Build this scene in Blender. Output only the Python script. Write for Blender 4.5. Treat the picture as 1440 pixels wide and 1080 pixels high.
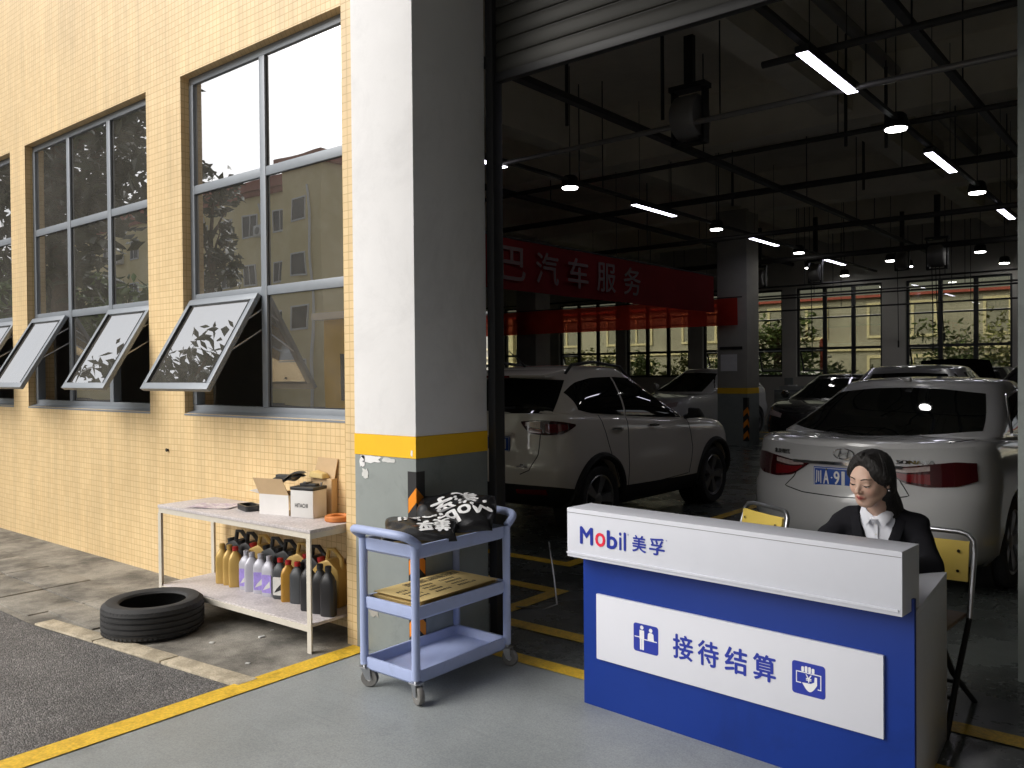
import bpy, bmesh, math, random
import numpy as np
from mathutils import Vector, Matrix
from mathutils.bvhtree import BVHTree
R = math.radians
random.seed(7); np.random.seed(7)
for _o in list(bpy.data.objects): bpy.data.objects.remove(_o, do_unlink=True)
scene = bpy.context.scene
COL = scene.collection

# ------------------------------------------------------------------ camera
def camera_matrix(loc, yaw, pitch, roll):
    f = Vector((-math.sin(yaw)*math.cos(pitch), math.cos(yaw)*math.cos(pitch), math.sin(pitch)))
    r = Vector((math.cos(yaw), math.sin(yaw), 0)); u = r.cross(f)
    c, s = math.cos(roll), math.sin(roll)
    r2 = r*c - u*s; u2 = r*s + u*c
    M = Matrix(((r2.x, u2.x, -f.x, loc[0]), (r2.y, u2.y, -f.y, loc[1]), (r2.z, u2.z, -f.z, loc[2]), (0, 0, 0, 1)))
    return M
cam_data = bpy.data.cameras.new('camera'); cam = bpy.data.objects.new('camera', cam_data); COL.objects.link(cam)
cam.matrix_world = camera_matrix((0, 0, 1.55), R(39.4), R(-0.75), R(0.5))
cam_data.sensor_width = 36; cam_data.lens = 36*1177/1440; cam_data.clip_start = 0.05; cam_data.clip_end = 2000
scene.camera = cam

# ------------------------------------------------------------------ sky, sun, exposure (bright overcast afternoon)
SUN_EL, SUN_AZ = 38, 212           # azimuth measured from +Y towards +X (behind the camera, on its left)
world = bpy.data.worlds.new('World'); scene.world = world; world.use_nodes = True
wn = world.node_tree.nodes; wl = world.node_tree.links; wn.clear()
w_out = wn.new('ShaderNodeOutputWorld'); w_bg = wn.new('ShaderNodeBackground'); w_sky = wn.new('ShaderNodeTexSky')
w_sky.sky_type = 'NISHITA'; w_sky.sun_disc = False; w_sky.sun_elevation = R(SUN_EL); w_sky.sun_rotation = R(SUN_AZ)
w_sky.air_density = 1.0; w_sky.dust_density = 6.0; w_sky.ozone_density = 1.0
w_hsv = wn.new('ShaderNodeHueSaturation'); w_hsv.inputs['Saturation'].default_value = 0.22
w_bg.inputs['Strength'].default_value = 0.15
wl.new(w_sky.outputs[0], w_hsv.inputs['Color']); wl.new(w_hsv.outputs[0], w_bg.inputs['Color']); wl.new(w_bg.outputs[0], w_out.inputs['Surface'])
sun_d = bpy.data.lights.new('sun', 'SUN'); sun = bpy.data.objects.new('sun', sun_d); COL.objects.link(sun)
sun_d.energy = 1.0; sun_d.angle = R(50); sun_d.color = (1.0, 0.96, 0.9)
_sd = Vector((math.sin(R(SUN_AZ))*math.cos(R(SUN_EL)), math.cos(R(SUN_AZ))*math.cos(R(SUN_EL)), math.sin(R(SUN_EL))))
sun.rotation_euler = _sd.to_track_quat('Z', 'Y').to_euler(); sun.location = _sd*30
scene.view_settings.view_transform = 'Standard'; scene.view_settings.look = 'None'
scene.view_settings.gamma = 1.0; scene.view_settings.use_curve_mapping = False
scene.view_settings.exposure = 0.14
scene.render.engine = 'CYCLES'
scene.cycles.use_denoising = True
scene.cycles.max_bounces = 10; scene.cycles.diffuse_bounces = 5; scene.cycles.glossy_bounces = 4; scene.cycles.transparent_max_bounces = 16
scene.cycles.caustics_reflective = False; scene.cycles.caustics_refractive = False
scene.cycles.sample_clamp_indirect = 4.0

# ------------------------------------------------------------------ materials
def _new(name):
    m = bpy.data.materials.new(name); m.use_nodes = True
    nt = m.node_tree; return m, nt, nt.nodes['Principled BSDF']
def mat(name, col, rough=0.5, metal=0.0, var=0.12, scale=6.0, bump=0.0, bscale=60.0, coat=0.0, spec=0.5, rvar=0.0, emit=None, stretch=None):
    m, nt, b = _new(name); N = nt.nodes; L = nt.links
    b.inputs['Roughness'].default_value = rough; b.inputs['Metallic'].default_value = metal
    b.inputs['Specular IOR Level'].default_value = spec
    if coat: b.inputs['Coat Weight'].default_value = coat; b.inputs['Coat Roughness'].default_value = 0.04
    tc = N.new('ShaderNodeTexCoord'); mp = N.new('ShaderNodeMapping'); L.new(tc.outputs['Object'], mp.inputs['Vector'])
    if stretch: mp.inputs['Scale'].default_value = stretch
    if var or rvar:
        nz = N.new('ShaderNodeTexNoise'); nz.inputs['Scale'].default_value = scale; nz.inputs['Detail'].default_value = 6; nz.inputs['Roughness'].default_value = 0.65
        L.new(mp.outputs[0], nz.inputs['Vector'])
        cr = N.new('ShaderNodeMapRange'); cr.inputs['From Min'].default_value = 0.25; cr.inputs['From Max'].default_value = 0.75
        cr.inputs['To Min'].default_value = 1-var; cr.inputs['To Max'].default_value = 1+var
        L.new(nz.outputs['Fac'], cr.inputs['Value'])
        mx = N.new('ShaderNodeVectorMath'); mx.operation = 'SCALE'; mx.inputs[0].default_value = col[:3]
        L.new(cr.outputs[0], mx.inputs['Scale']); L.new(mx.outputs[0], b.inputs['Base Color'])
        if rvar:
            rr = N.new('ShaderNodeMapRange'); rr.inputs['From Min'].default_value = 0.3; rr.inputs['From Max'].default_value = 0.7
            rr.inputs['To Min'].default_value = max(0.02, rough-rvar); rr.inputs['To Max'].default_value = min(1, rough+rvar)
            L.new(nz.outputs['Fac'], rr.inputs['Value']); L.new(rr.outputs[0], b.inputs['Roughness'])
    else:
        b.inputs['Base Color'].default_value = (*col[:3], 1)
    if bump:
        n2 = N.new('ShaderNodeTexNoise'); n2.inputs['Scale'].default_value = bscale; n2.inputs['Detail'].default_value = 5
        L.new(mp.outputs[0], n2.inputs['Vector'])
        bp = N.new('ShaderNodeBump'); bp.inputs['Strength'].default_value = bump; bp.inputs['Distance'].default_value = 0.01
        L.new(n2.outputs['Fac'], bp.inputs['Height']); L.new(bp.outputs[0], b.inputs['Normal'])
    if emit:
        b.inputs['Emission Color'].default_value = (*emit[:3], 1); b.inputs['Emission Strength'].default_value = emit[3]
    return m

def tile_mat(name, c1, c2, cm, size=0.047, mortar=0.0028, rough=0.42):
    m, nt, b = _new(name); N = nt.nodes; L = nt.links
    tc = N.new('ShaderNodeTexCoord'); sp = N.new('ShaderNodeSeparateXYZ'); L.new(tc.outputs['Object'], sp.inputs[0])
    ad = N.new('ShaderNodeMath'); ad.operation = 'ADD'; L.new(sp.outputs['X'], ad.inputs[0]); L.new(sp.outputs['Y'], ad.inputs[1])
    cb = N.new('ShaderNodeCombineXYZ'); L.new(ad.outputs[0], cb.inputs['X']); L.new(sp.outputs['Z'], cb.inputs['Y'])
    # hand-laid sheets: let the joints wander a little
    nw = N.new('ShaderNodeTexNoise'); nw.inputs['Scale'].default_value = 1.3; L.new(cb.outputs[0], nw.inputs['Vector'])
    vs = N.new('ShaderNodeVectorMath'); vs.operation = 'SCALE'; vs.inputs['Scale'].default_value = 0.012; L.new(nw.outputs['Color'], vs.inputs[0])
    va = N.new('ShaderNodeVectorMath'); va.operation = 'ADD'; L.new(cb.outputs[0], va.inputs[0]); L.new(vs.outputs[0], va.inputs[1])
    br = N.new('ShaderNodeTexBrick'); br.offset = 0; br.squash = 1
    br.inputs['Scale'].default_value = 1; br.inputs['Brick Width'].default_value = size; br.inputs['Row Height'].default_value = size
    br.inputs['Mortar Size'].default_value = mortar; br.inputs['Mortar Smooth'].default_value = 0.2; br.inputs['Bias'].default_value = 0
    br.inputs['Color1'].default_value = (*c1, 1); br.inputs['Color2'].default_value = (*c2, 1); br.inputs['Mortar'].default_value = (*cm, 1)
    L.new(va.outputs[0], br.inputs['Vector'])
    nz = N.new('ShaderNodeTexNoise'); nz.inputs['Scale'].default_value = 0.9; nz.inputs['Detail'].default_value = 8; nz.inputs['Roughness'].default_value = 0.6
    L.new(cb.outputs[0], nz.inputs['Vector'])
    mr = N.new('ShaderNodeMapRange'); mr.inputs['From Min'].default_value = 0.3; mr.inputs['From Max'].default_value = 0.7; mr.inputs['To Min'].default_value = 0.86; mr.inputs['To Max'].default_value = 1.05
    L.new(nz.outputs['Fac'], mr.inputs['Value'])
    # vertical rain streaks
    st = N.new('ShaderNodeMapping'); st.inputs['Scale'].default_value = (9, 0.5, 1); L.new(cb.outputs[0], st.inputs['Vector'])
    ns = N.new('ShaderNodeTexNoise'); ns.inputs['Scale'].default_value = 1.0; ns.inputs['Detail'].default_value = 4; L.new(st.outputs[0], ns.inputs['Vector'])
    ms = N.new('ShaderNodeMapRange'); ms.inputs['From Min'].default_value = 0.35; ms.inputs['From Max'].default_value = 0.75; ms.inputs['To Min'].default_value = 1.03; ms.inputs['To Max'].default_value = 0.86
    L.new(ns.outputs['Fac'], ms.inputs['Value'])
    mm = N.new('ShaderNodeMath'); mm.operation = 'MULTIPLY'; L.new(mr.outputs[0], mm.inputs[0]); L.new(ms.outputs[0], mm.inputs[1])
    sc_ = N.new('ShaderNodeVectorMath'); sc_.operation = 'SCALE'; L.new(br.outputs['Color'], sc_.inputs[0]); L.new(mm.outputs[0], sc_.inputs['Scale'])
    L.new(sc_.outputs[0], b.inputs['Base Color'])
    bp = N.new('ShaderNodeBump'); bp.inputs['Strength'].default_value = 0.5; bp.inputs['Distance'].default_value = 0.003; bp.invert = True
    L.new(br.outputs['Fac'], bp.inputs['Height']); L.new(bp.outputs[0], b.inputs['Normal'])
    b.inputs['Roughness'].default_value = rough
    return m

def glass_mat(name, tint=(0.6, 0.62, 0.6), refl=0.3, rough=0.0, boost=0.55, dust=0.0):
    """coated window glass: mirror-like film over a tinted see-through pane"""
    m = bpy.data.materials.new(name); m.use_nodes = True; nt = m.node_tree; N = nt.nodes; L = nt.links; N.clear()
    out = N.new('ShaderNodeOutputMaterial'); mix = N.new('ShaderNodeMixShader'); tr = N.new('ShaderNodeBsdfTransparent'); gl = N.new('ShaderNodeBsdfGlossy')
    tr.inputs['Color'].default_value = (*tint, 1); gl.inputs['Roughness'].default_value = rough; gl.inputs['Color'].default_value = (0.95, 0.97, 1, 1)
    fr = N.new('ShaderNodeFresnel'); fr.inputs['IOR'].default_value = 1.5
    ma = N.new('ShaderNodeMath'); ma.operation = 'MULTIPLY_ADD'; ma.inputs[1].default_value = boost; ma.inputs[2].default_value = refl; ma.use_clamp = True
    L.new(fr.outputs[0], ma.inputs[0]); L.new(ma.outputs[0], mix.inputs['Fac'])
    L.new(tr.outputs[0], mix.inputs[1]); L.new(gl.outputs[0], mix.inputs[2]); L.new(mix.outputs[0], out.inputs['Surface'])
    # thin film of dust on the pane
    if dust:
        df = N.new('ShaderNodeBsdfDiffuse'); df.inputs['Color'].default_value = (0.5, 0.47, 0.42, 1); md = N.new('ShaderNodeMixShader')
        td = N.new('ShaderNodeTexCoord'); nd = N.new('ShaderNodeTexNoise'); nd.inputs['Scale'].default_value = 2.2; nd.inputs['Detail'].default_value = 8; nd.inputs['Roughness'].default_value = 0.7; L.new(td.outputs['Object'], nd.inputs['Vector'])
        rd = N.new('ShaderNodeMapRange'); rd.inputs['From Min'].default_value = .3; rd.inputs['From Max'].default_value = .7; rd.inputs['To Min'].default_value = dust*.6; rd.inputs['To Max'].default_value = dust*1.5; L.new(nd.outputs['Fac'], rd.inputs['Value'])
        L.new(rd.outputs[0], md.inputs['Fac']); L.new(mix.outputs[0], md.inputs[1]); L.new(df.outputs[0], md.inputs[2]); L.new(md.outputs[0], out.inputs['Surface'])
    # slightly wavy float glass
    tc = N.new('ShaderNodeTexCoord'); nz = N.new('ShaderNodeTexNoise'); nz.inputs['Scale'].default_value = 1.6; nz.inputs['Detail'].default_value = 1
    L.new(tc.outputs['Object'], nz.inputs['Vector']); bp = N.new('ShaderNodeBump'); bp.inputs['Strength'].default_value = 0.10; bp.inputs['Distance'].default_value = 0.012
    L.new(nz.outputs['Fac'], bp.inputs['Height']); L.new(bp.outputs[0], gl.inputs['Normal'])
    return m

def two_tone(name, c1, c2, scale, rough=0.8, lo=0.42, hi=0.58, bump=0.3, bscale=80, detail=8, rough2=None, bdist=0.01, stretch=None):
    m, nt, b = _new(name); N = nt.nodes; L = nt.links
    tc = N.new('ShaderNodeTexCoord'); mp = N.new('ShaderNodeMapping'); L.new(tc.outputs['Object'], mp.inputs['Vector'])
    if stretch: mp.inputs['Scale'].default_value = stretch
    nz = N.new('ShaderNodeTexNoise'); nz.inputs['Scale'].default_value = scale; nz.inputs['Detail'].default_value = detail; nz.inputs['Roughness'].default_value = 0.68
    L.new(mp.outputs[0], nz.inputs['Vector'])
    cr = N.new('ShaderNodeValToRGB'); cr.color_ramp.elements[0].position = lo; cr.color_ramp.elements[1].position = hi
    cr.color_ramp.elements[0].color = (*c1, 1); cr.color_ramp.elements[1].color = (*c2, 1)
    L.new(nz.outputs['Fac'], cr.inputs['Fac'])
    n2 = N.new('ShaderNodeTexNoise'); n2.inputs['Scale'].default_value = bscale; n2.inputs['Detail'].default_value = 4; L.new(mp.outputs[0], n2.inputs['Vector'])
    m2 = N.new('ShaderNodeMapRange'); m2.inputs['From Min'].default_value = 0.3; m2.inputs['From Max'].default_value = 0.7; m2.inputs['To Min'].default_value = 0.82; m2.inputs['To Max'].default_value = 1.18
    L.new(n2.outputs['Fac'], m2.inputs['Value'])
    vs = N.new('ShaderNodeVectorMath'); vs.operation = 'SCALE'; L.new(cr.outputs['Color'], vs.inputs[0]); L.new(m2.outputs[0], vs.inputs['Scale']); L.new(vs.outputs[0], b.inputs['Base Color'])
    b.inputs['Roughness'].default_value = rough
    if rough2 is not None:
        rr = N.new('ShaderNodeMapRange'); rr.inputs['From Min'].default_value = 0.35; rr.inputs['From Max'].default_value = 0.65; rr.inputs['To Min'].default_value = rough; rr.inputs['To Max'].default_value = rough2
        L.new(nz.outputs['Fac'], rr.inputs['Value']); L.new(rr.outputs[0], b.inputs['Roughness'])
    if bump:
        bp = N.new('ShaderNodeBump'); bp.inputs['Strength'].default_value = bump; bp.inputs['Distance'].default_value = bdist
        L.new(n2.outputs['Fac'], bp.inputs['Height']); L.new(bp.outputs[0], b.inputs['Normal'])
    return m

def add_wear(m, dark=0.55, scale=0.8, lo=0.56, hi=0.70, streak=True):
    """irregular stains and fine scuffs multiplied into a floor colour"""
    nt = m.node_tree; N = nt.nodes; L = nt.links; b = N['Principled BSDF']; src = b.inputs['Base Color'].links[0].from_socket
    tc = N.new('ShaderNodeTexCoord'); nz = N.new('ShaderNodeTexNoise'); nz.inputs['Scale'].default_value = scale; nz.inputs['Detail'].default_value = 10; nz.inputs['Roughness'].default_value = .72; nz.inputs['Distortion'].default_value = .6
    L.new(tc.outputs['Object'], nz.inputs['Vector'])
    mr = N.new('ShaderNodeMapRange'); mr.inputs['From Min'].default_value = lo; mr.inputs['From Max'].default_value = hi; mr.inputs['To Min'].default_value = 1; mr.inputs['To Max'].default_value = dark; L.new(nz.outputs['Fac'], mr.inputs['Value'])
    fac = mr.outputs[0]
    if streak:
        mp = N.new('ShaderNodeMapping'); mp.inputs['Rotation'].default_value = (0, 0, .5); mp.inputs['Scale'].default_value = (1.2, 26, 1); L.new(tc.outputs['Object'], mp.inputs['Vector'])
        n2 = N.new('ShaderNodeTexNoise'); n2.inputs['Scale'].default_value = 1.3; n2.inputs['Detail'].default_value = 6; L.new(mp.outputs[0], n2.inputs['Vector'])
        m2 = N.new('ShaderNodeMapRange'); m2.inputs['From Min'].default_value = .58; m2.inputs['From Max'].default_value = .72; m2.inputs['To Min'].default_value = 1; m2.inputs['To Max'].default_value = .91; L.new(n2.outputs['Fac'], m2.inputs['Value'])
        mm = N.new('ShaderNodeMath'); mm.operation = 'MULTIPLY'; L.new(fac, mm.inputs[0]); L.new(m2.outputs[0], mm.inputs[1]); fac = mm.outputs[0]
    vs = N.new('ShaderNodeVectorMath'); vs.operation = 'SCALE'; L.new(src, vs.inputs[0]); L.new(fac, vs.inputs['Scale']); L.new(vs.outputs[0], b.inputs['Base Color'])
    return m

def leaf_mat(name, col, var=0.5):
    m, nt, b = _new(name); N = nt.nodes; L = nt.links
    at = N.new('ShaderNodeAttribute'); at.attribute_name = 'leaf_tone'
    mr = N.new('ShaderNodeMapRange'); mr.inputs['To Min'].default_value = 1-var; mr.inputs['To Max'].default_value = 1+var
    L.new(at.outputs['Fac'], mr.inputs['Value'])
    vs = N.new('ShaderNodeVectorMath'); vs.operation = 'SCALE'; vs.inputs[0].default_value = col; L.new(mr.outputs[0], vs.inputs['Scale']); L.new(vs.outputs[0], b.inputs['Base Color'])
    b.inputs['Roughness'].default_value = 0.5; b.inputs['Transmission Weight'].default_value = 0.0
    b.inputs['Subsurface Weight'].default_value = 0.0
    return m

M = {}
def mk(key, *a, **k): M[key] = mat(key, *a, **k); return M[key]
M['tile'] = tile_mat('yellow_mosaic_tile', (0.84, 0.635, 0.35), (0.79, 0.58, 0.305), (0.60, 0.41, 0.185), mortar=0.0023)
M['asphalt_plain'] = two_tone('asphalt', (0.045, 0.043, 0.043), (0.085, 0.08, 0.078), 3.0, rough=0.85, bump=0.9, bscale=190, bdist=0.012)
def asphalt_mat():
    m, nt, b = _new('asphalt'); N = nt.nodes; L = nt.links
    tc = N.new('ShaderNodeTexCoord'); vo = N.new('ShaderNodeTexVoronoi'); vo.inputs['Scale'].default_value = 125; L.new(tc.outputs['Object'], vo.inputs['Vector'])
    cr = N.new('ShaderNodeValToRGB'); e = cr.color_ramp.elements; e[0].position = 0.0; e[0].color = (.085, .081, .08, 1); e[1].position = 1.0; e[1].color = (.32, .31, .30, 1)
    q = e.new(.55); q.color = (.145, .139, .138, 1); q = e.new(.9); q.color = (.22, .213, .206, 1)
    sp = N.new('ShaderNodeSeparateColor'); L.new(vo.outputs['Color'], sp.inputs['Color']); L.new(sp.outputs['Red'], cr.inputs['Fac'])
    nz = N.new('ShaderNodeTexNoise'); nz.inputs['Scale'].default_value = 2.5; nz.inputs['Detail'].default_value = 8; nz.inputs['Roughness'].default_value = .7; L.new(tc.outputs['Object'], nz.inputs['Vector'])
    mr = N.new('ShaderNodeMapRange'); mr.inputs['From Min'].default_value = .3; mr.inputs['From Max'].default_value = .7; mr.inputs['To Min'].default_value = .75; mr.inputs['To Max'].default_value = 1.2; L.new(nz.outputs['Fac'], mr.inputs['Value'])
    vs = N.new('ShaderNodeVectorMath'); vs.operation = 'SCALE'; L.new(cr.outputs['Color'], vs.inputs[0]); L.new(mr.outputs[0], vs.inputs['Scale']); L.new(vs.outputs[0], b.inputs['Base Color'])
    b.inputs['Roughness'].default_value = .85; bp = N.new('ShaderNodeBump'); bp.inputs['Strength'].default_value = .9; bp.inputs['Distance'].default_value = .008; bp.invert = True
    L.new(vo.outputs['Distance'], bp.inputs['Height']); L.new(bp.outputs[0], b.inputs['Normal']); return m
M['asphalt'] = asphalt_mat()
M['concrete'] = two_tone('stained_concrete', (0.115, 0.107, 0.093), (0.33, 0.308, 0.265), 2.6, rough=0.85, lo=0.36, hi=0.60, bump=0.5, bscale=120)
M['kerb'] = two_tone('cream_kerb', (0.36, 0.31, 0.225), (0.54, 0.47, 0.35), 9, rough=0.8, bump=0.3, bscale=90)
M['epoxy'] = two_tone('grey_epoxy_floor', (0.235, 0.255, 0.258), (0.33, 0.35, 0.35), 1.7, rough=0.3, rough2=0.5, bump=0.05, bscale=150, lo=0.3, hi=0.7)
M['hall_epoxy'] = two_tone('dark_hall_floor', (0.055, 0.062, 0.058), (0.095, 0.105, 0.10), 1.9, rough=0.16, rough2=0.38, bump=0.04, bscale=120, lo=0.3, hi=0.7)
M['yellow_paint'] = two_tone('yellow_floor_paint', (0.60, 0.36, 0.02), (0.78, 0.50, 0.04), 14, rough=0.55, bump=0.1, lo=0.3, hi=0.55)
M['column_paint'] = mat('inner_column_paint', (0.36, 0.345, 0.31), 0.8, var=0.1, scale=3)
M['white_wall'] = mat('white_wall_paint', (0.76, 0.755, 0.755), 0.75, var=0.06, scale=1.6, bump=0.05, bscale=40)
M['plaster'] = mat('interior_plaster', (0.52, 0.50, 0.46), 0.85, var=0.08, scale=1.5)
M['ceiling'] = mat('ceiling_concrete', (0.78, 0.73, 0.62), 0.9, var=0.12, scale=1.2)
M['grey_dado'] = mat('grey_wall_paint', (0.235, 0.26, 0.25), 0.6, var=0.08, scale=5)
M['band_yellow'] = mat('yellow_band_paint', (0.86, 0.50, 0.01), 0.55, var=0.05, scale=8)
M['hazard_black'] = mat('hazard_black', (0.02, 0.02, 0.022), 0.5, var=0.1)
M['hazard_orange'] = mat('hazard_orange', (0.85, 0.27, 0.01), 0.5, var=0.08)
M['alu'] = mat('grey_aluminium_frame', (0.235, 0.26, 0.29), 0.42, metal=0.15, var=0.06, scale=8)
M['alu_dark'] = mat('dark_frame', (0.03, 0.032, 0.035), 0.5, var=0.08)
M['gasket'] = mat('black_rubber', (0.012, 0.012, 0.012), 0.7, var=0.1)
M['glass'] = glass_mat('coated_window_glass', (0.74, 0.74, 0.68), 0.56, dust=0.085)
M['glass_back'] = glass_mat('back_window_glass', (0.72, 0.71, 0.60), 0.08, dust=0.03)
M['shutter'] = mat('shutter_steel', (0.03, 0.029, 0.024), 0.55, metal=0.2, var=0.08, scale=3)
M['black'] = mat('black_steel', (0.012, 0.012, 0.013), 0.5, var=0.1)
M['pipe'] = mat('dark_pipe', (0.03, 0.028, 0.026), 0.6, var=0.15, scale=4)
M['pipe_grey'] = mat('galvanised_pipe', (0.26, 0.25, 0.24), 0.45, metal=0.4, var=0.12, scale=4)
M['lamp'] = mat('lamp_diffuser', (0.8, 0.8, 0.85), 0.5, var=0, emit=(0.86, 0.84, 1.0, 9.0))
M['lamp_round'] = mat('round_lamp_diffuser', (0.8, 0.8, 0.8), 0.5, var=0, emit=(1.0, 0.98, 0.95, 19.0))
M['red_cloth'] = None
M['white_lam'] = mat('white_laminate', (0.66, 0.675, 0.74), 0.35, var=0.03, scale=4)
M['blue_lam'] = mat('blue_laminate', (0.006, 0.032, 0.23), 0.42, var=0.06, scale=3, spec=0.3)
M['sign_white'] = mat('sign_white_acrylic', (0.68, 0.69, 0.75), 0.28, var=0.02, scale=4)
M['ink_blue'] = mat('blue_ink', (0.012, 0.03, 0.32), 0.4, var=0.04)
M['ink_red'] = mat('red_ink', (0.80, 0.02, 0.06), 0.4, var=0.04)
M['ink_white'] = mat('white_print', (0.80, 0.80, 0.80), 0.5, var=0.06, scale=40)
M['ink_black'] = mat('black_print', (0.012, 0.012, 0.012), 0.6, var=0.1)
M['cart'] = mat('lilac_blue_plastic', (0.36, 0.425, 0.65), 0.45, var=0.06, scale=7, bump=0.06, bscale=140)
M['caster'] = mat('grey_caster_rubber', (0.17, 0.165, 0.155), 0.55, var=0.15, scale=20)
M['chrome'] = mat('chrome', (0.75, 0.75, 0.76), 0.12, metal=1.0, var=0.04)
M['steel'] = mat('steel_tube', (0.42, 0.43, 0.45), 0.28, metal=0.9, var=0.08)
M['plastic_bag'] = mat('black_plastic_bag', (0.010, 0.010, 0.011), 0.24, var=0.15, scale=8, bump=0.12, bscale=24)
M['kraft'] = mat('yellow_kraft_paper', (0.62, 0.47, 0.20), 0.8, var=0.10, scale=9)
M['cardboard'] = mat('cardboard', (0.56, 0.40, 0.23), 0.85, var=0.08, scale=9)
M['card_white'] = mat('white_coated_card', (0.74, 0.72, 0.70), 0.6, var=0.05, scale=9)
M['table'] = mat('cream_painted_steel', (0.62, 0.58, 0.50), 0.5, var=0.08, scale=10)
M['table_top'] = two_tone('scuffed_pale_board', (0.46, 0.42, 0.42), (0.58, 0.54, 0.54), 3.5, rough=0.55, bump=0.05, lo=0.3, hi=0.6)
M['black_plastic'] = mat('black_plastic', (0.02, 0.02, 0.021), 0.42, var=0.15, scale=10)
M['battery_white'] = mat('battery_case', (0.66, 0.65, 0.63), 0.4, var=0.04, scale=9)
M['orange_ring'] = mat('rusty_orange', (0.52, 0.17, 0.035), 0.6, var=0.22, scale=16)
M['rubber'] = mat('tyre_rubber', (0.028, 0.028, 0.029), 0.75, var=0.25, scale=9, bump=0.15, bscale=60)
M['gold'] = mat('gold_bottle', (0.56, 0.37, 0.11), 0.36, metal=0.25, var=0.07, scale=12)
M['amber'] = mat('amber_bottle', (0.42, 0.22, 0.03), 0.35, metal=0.2, var=0.07, scale=12)
M['silver_b'] = mat('silver_bottle', (0.50, 0.50, 0.56), 0.38, metal=0.2, var=0.06, scale=12)
M['dark_b'] = mat('dark_grey_bottle', (0.045, 0.05, 0.055), 0.4, var=0.1, scale=12)
M['black_b'] = mat('black_bottle', (0.013, 0.013, 0.015), 0.35, var=0.1, scale=12)
M['lilac'] = mat('lilac_label', (0.34, 0.26, 0.66), 0.45, var=0.3, scale=22)
M['teal'] = mat('teal_label', (0.05, 0.22, 0.24), 0.45, var=0.2, scale=22)
M['label_w'] = mat('white_label', (0.62, 0.62, 0.60), 0.5, var=0.15, scale=30)
M['red_cap'] = mat('red_cap', (0.42, 0.02, 0.02), 0.4, var=0.06)
M['grey_cap'] = mat('grey_cap', (0.20, 0.20, 0.21), 0.4, var=0.06)
M['pearl'] = mat('white_pearl_car_paint', (0.58, 0.58, 0.58), 0.26, var=0.02, scale=3, coat=1.0)
M['beige_white'] = mat('warm_white_car_paint', (0.86, 0.81, 0.73), 0.3, var=0.02, scale=3, coat=1.0)
M['car_black'] = mat('black_car_paint', (0.012, 0.012, 0.014), 0.25, var=0.05, coat=1.0)
M['car_silver'] = mat('silver_car_paint', (0.42, 0.42, 0.42), 0.28, metal=0.5, var=0.03, coat=1.0)
M['car_glass'] = mat('privacy_glass', (0.006, 0.007, 0.007), 0.03, var=0, spec=0.6)
M['clad'] = mat('black_cladding', (0.016, 0.016, 0.016), 0.6, var=0.1, scale=14)
M['tail_red'] = mat('red_lens', (0.17, 0.007, 0.010), 0.08, var=0.1, scale=30, coat=0.6)
M['tail_clear'] = mat('clear_lens', (0.42, 0.34, 0.32), 0.12, var=0.25, scale=60, coat=0.6)
M['tail_dark'] = mat('dark_red_lens', (0.05, 0.005, 0.007), 0.08, var=0.1, scale=30, coat=0.6)
M['plate_blue'] = mat('blue_licence_plate', (0.016, 0.075, 0.37), 0.4, var=0.06, scale=20)
M['seam'] = mat('panel_gap', (0.012, 0.012, 0.012), 0.8, var=0)
M['rim'] = mat('alloy_rim', (0.40, 0.40, 0.41), 0.3, metal=0.8, var=0.06)
M['chair_yellow'] = mat('yellow_chair_back', (0.66, 0.49, 0.10), 0.5, var=0.05, scale=6)
M['wood'] = mat('brown_seat_board', (0.16, 0.09, 0.045), 0.5, var=0.25, scale=5, stretch=(1, 8, 1))
M['suit'] = mat('black_suit_cloth', (0.010, 0.010, 0.013), 0.9, var=0.1, scale=30, spec=0.2, bump=0.1, bscale=300)
M['shirt'] = mat('white_shirt_cloth', (0.72, 0.74, 0.80), 0.85, var=0.04, scale=20, bump=0.1, bscale=60)
M['pale_pane'] = mat('pale_factory_pane', (.32, .32, .29), .25, var=.15, scale=.8)
M['hair'] = mat('black_hair', (0.011, 0.009, 0.008), 0.5, var=0.35, scale=50, stretch=(3, 3, 0.25), bump=0.6, bscale=110)
M['eye_dark'] = mat('dark_eye', (0.015, 0.010, 0.008), 0.2, var=0)
M['eye_white'] = mat('eye_white', (0.6, 0.56, 0.54), 0.25, var=0)
M['brow'] = mat('brow_hair', (0.05, 0.032, 0.024), 0.8, var=0.1)
M['yellow_render'] = two_tone('yellow_rendered_wall', (0.76, 0.64, 0.36), (0.82, 0.70, 0.42), 0.7, rough=0.9, bump=0.1)
M['red_cornice'] = mat('red_brown_cornice', (0.36, 0.13, 0.10), 0.8, var=0.12, scale=1.5)
M['far_grey'] = two_tone('grey_factory_wall', (0.34, 0.33, 0.29), (0.45, 0.44, 0.39), 0.5, rough=0.9, bump=0.1)
M['far_cream'] = mat('cream_window_surround', (0.72, 0.66, 0.46), 0.8, var=0.05)
M['far_glass'] = mat('far_window_pane', (0.05, 0.055, 0.06), 0.08, var=0.2, scale=0.8)
M['white_metal'] = mat('white_metal', (0.68, 0.68, 0.68), 0.5, var=0.06)
M['far_red'] = mat('red_painted_steel', (0.36, 0.07, 0.055), 0.6, var=0.1)
M['bark'] = mat('bark', (0.09, 0.065, 0.045), 0.9, var=0.3, scale=14, bump=0.5, bscale=40)
M['leaf_dark'] = leaf_mat('dark_leaf', (0.03, 0.045, 0.02))
M['leaf_mid'] = leaf_mat('mid_leaf', (0.12, 0.18, 0.05))
M['leaf_yellow'] = leaf_mat('yellow_green_leaf', (0.22, 0.24, 0.06))
M['grass'] = two_tone('dry_grass_verge', (0.10, 0.12, 0.03), (0.24, 0.22, 0.09), 3, rough=0.95, bump=0.5, bscale=30)
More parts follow.
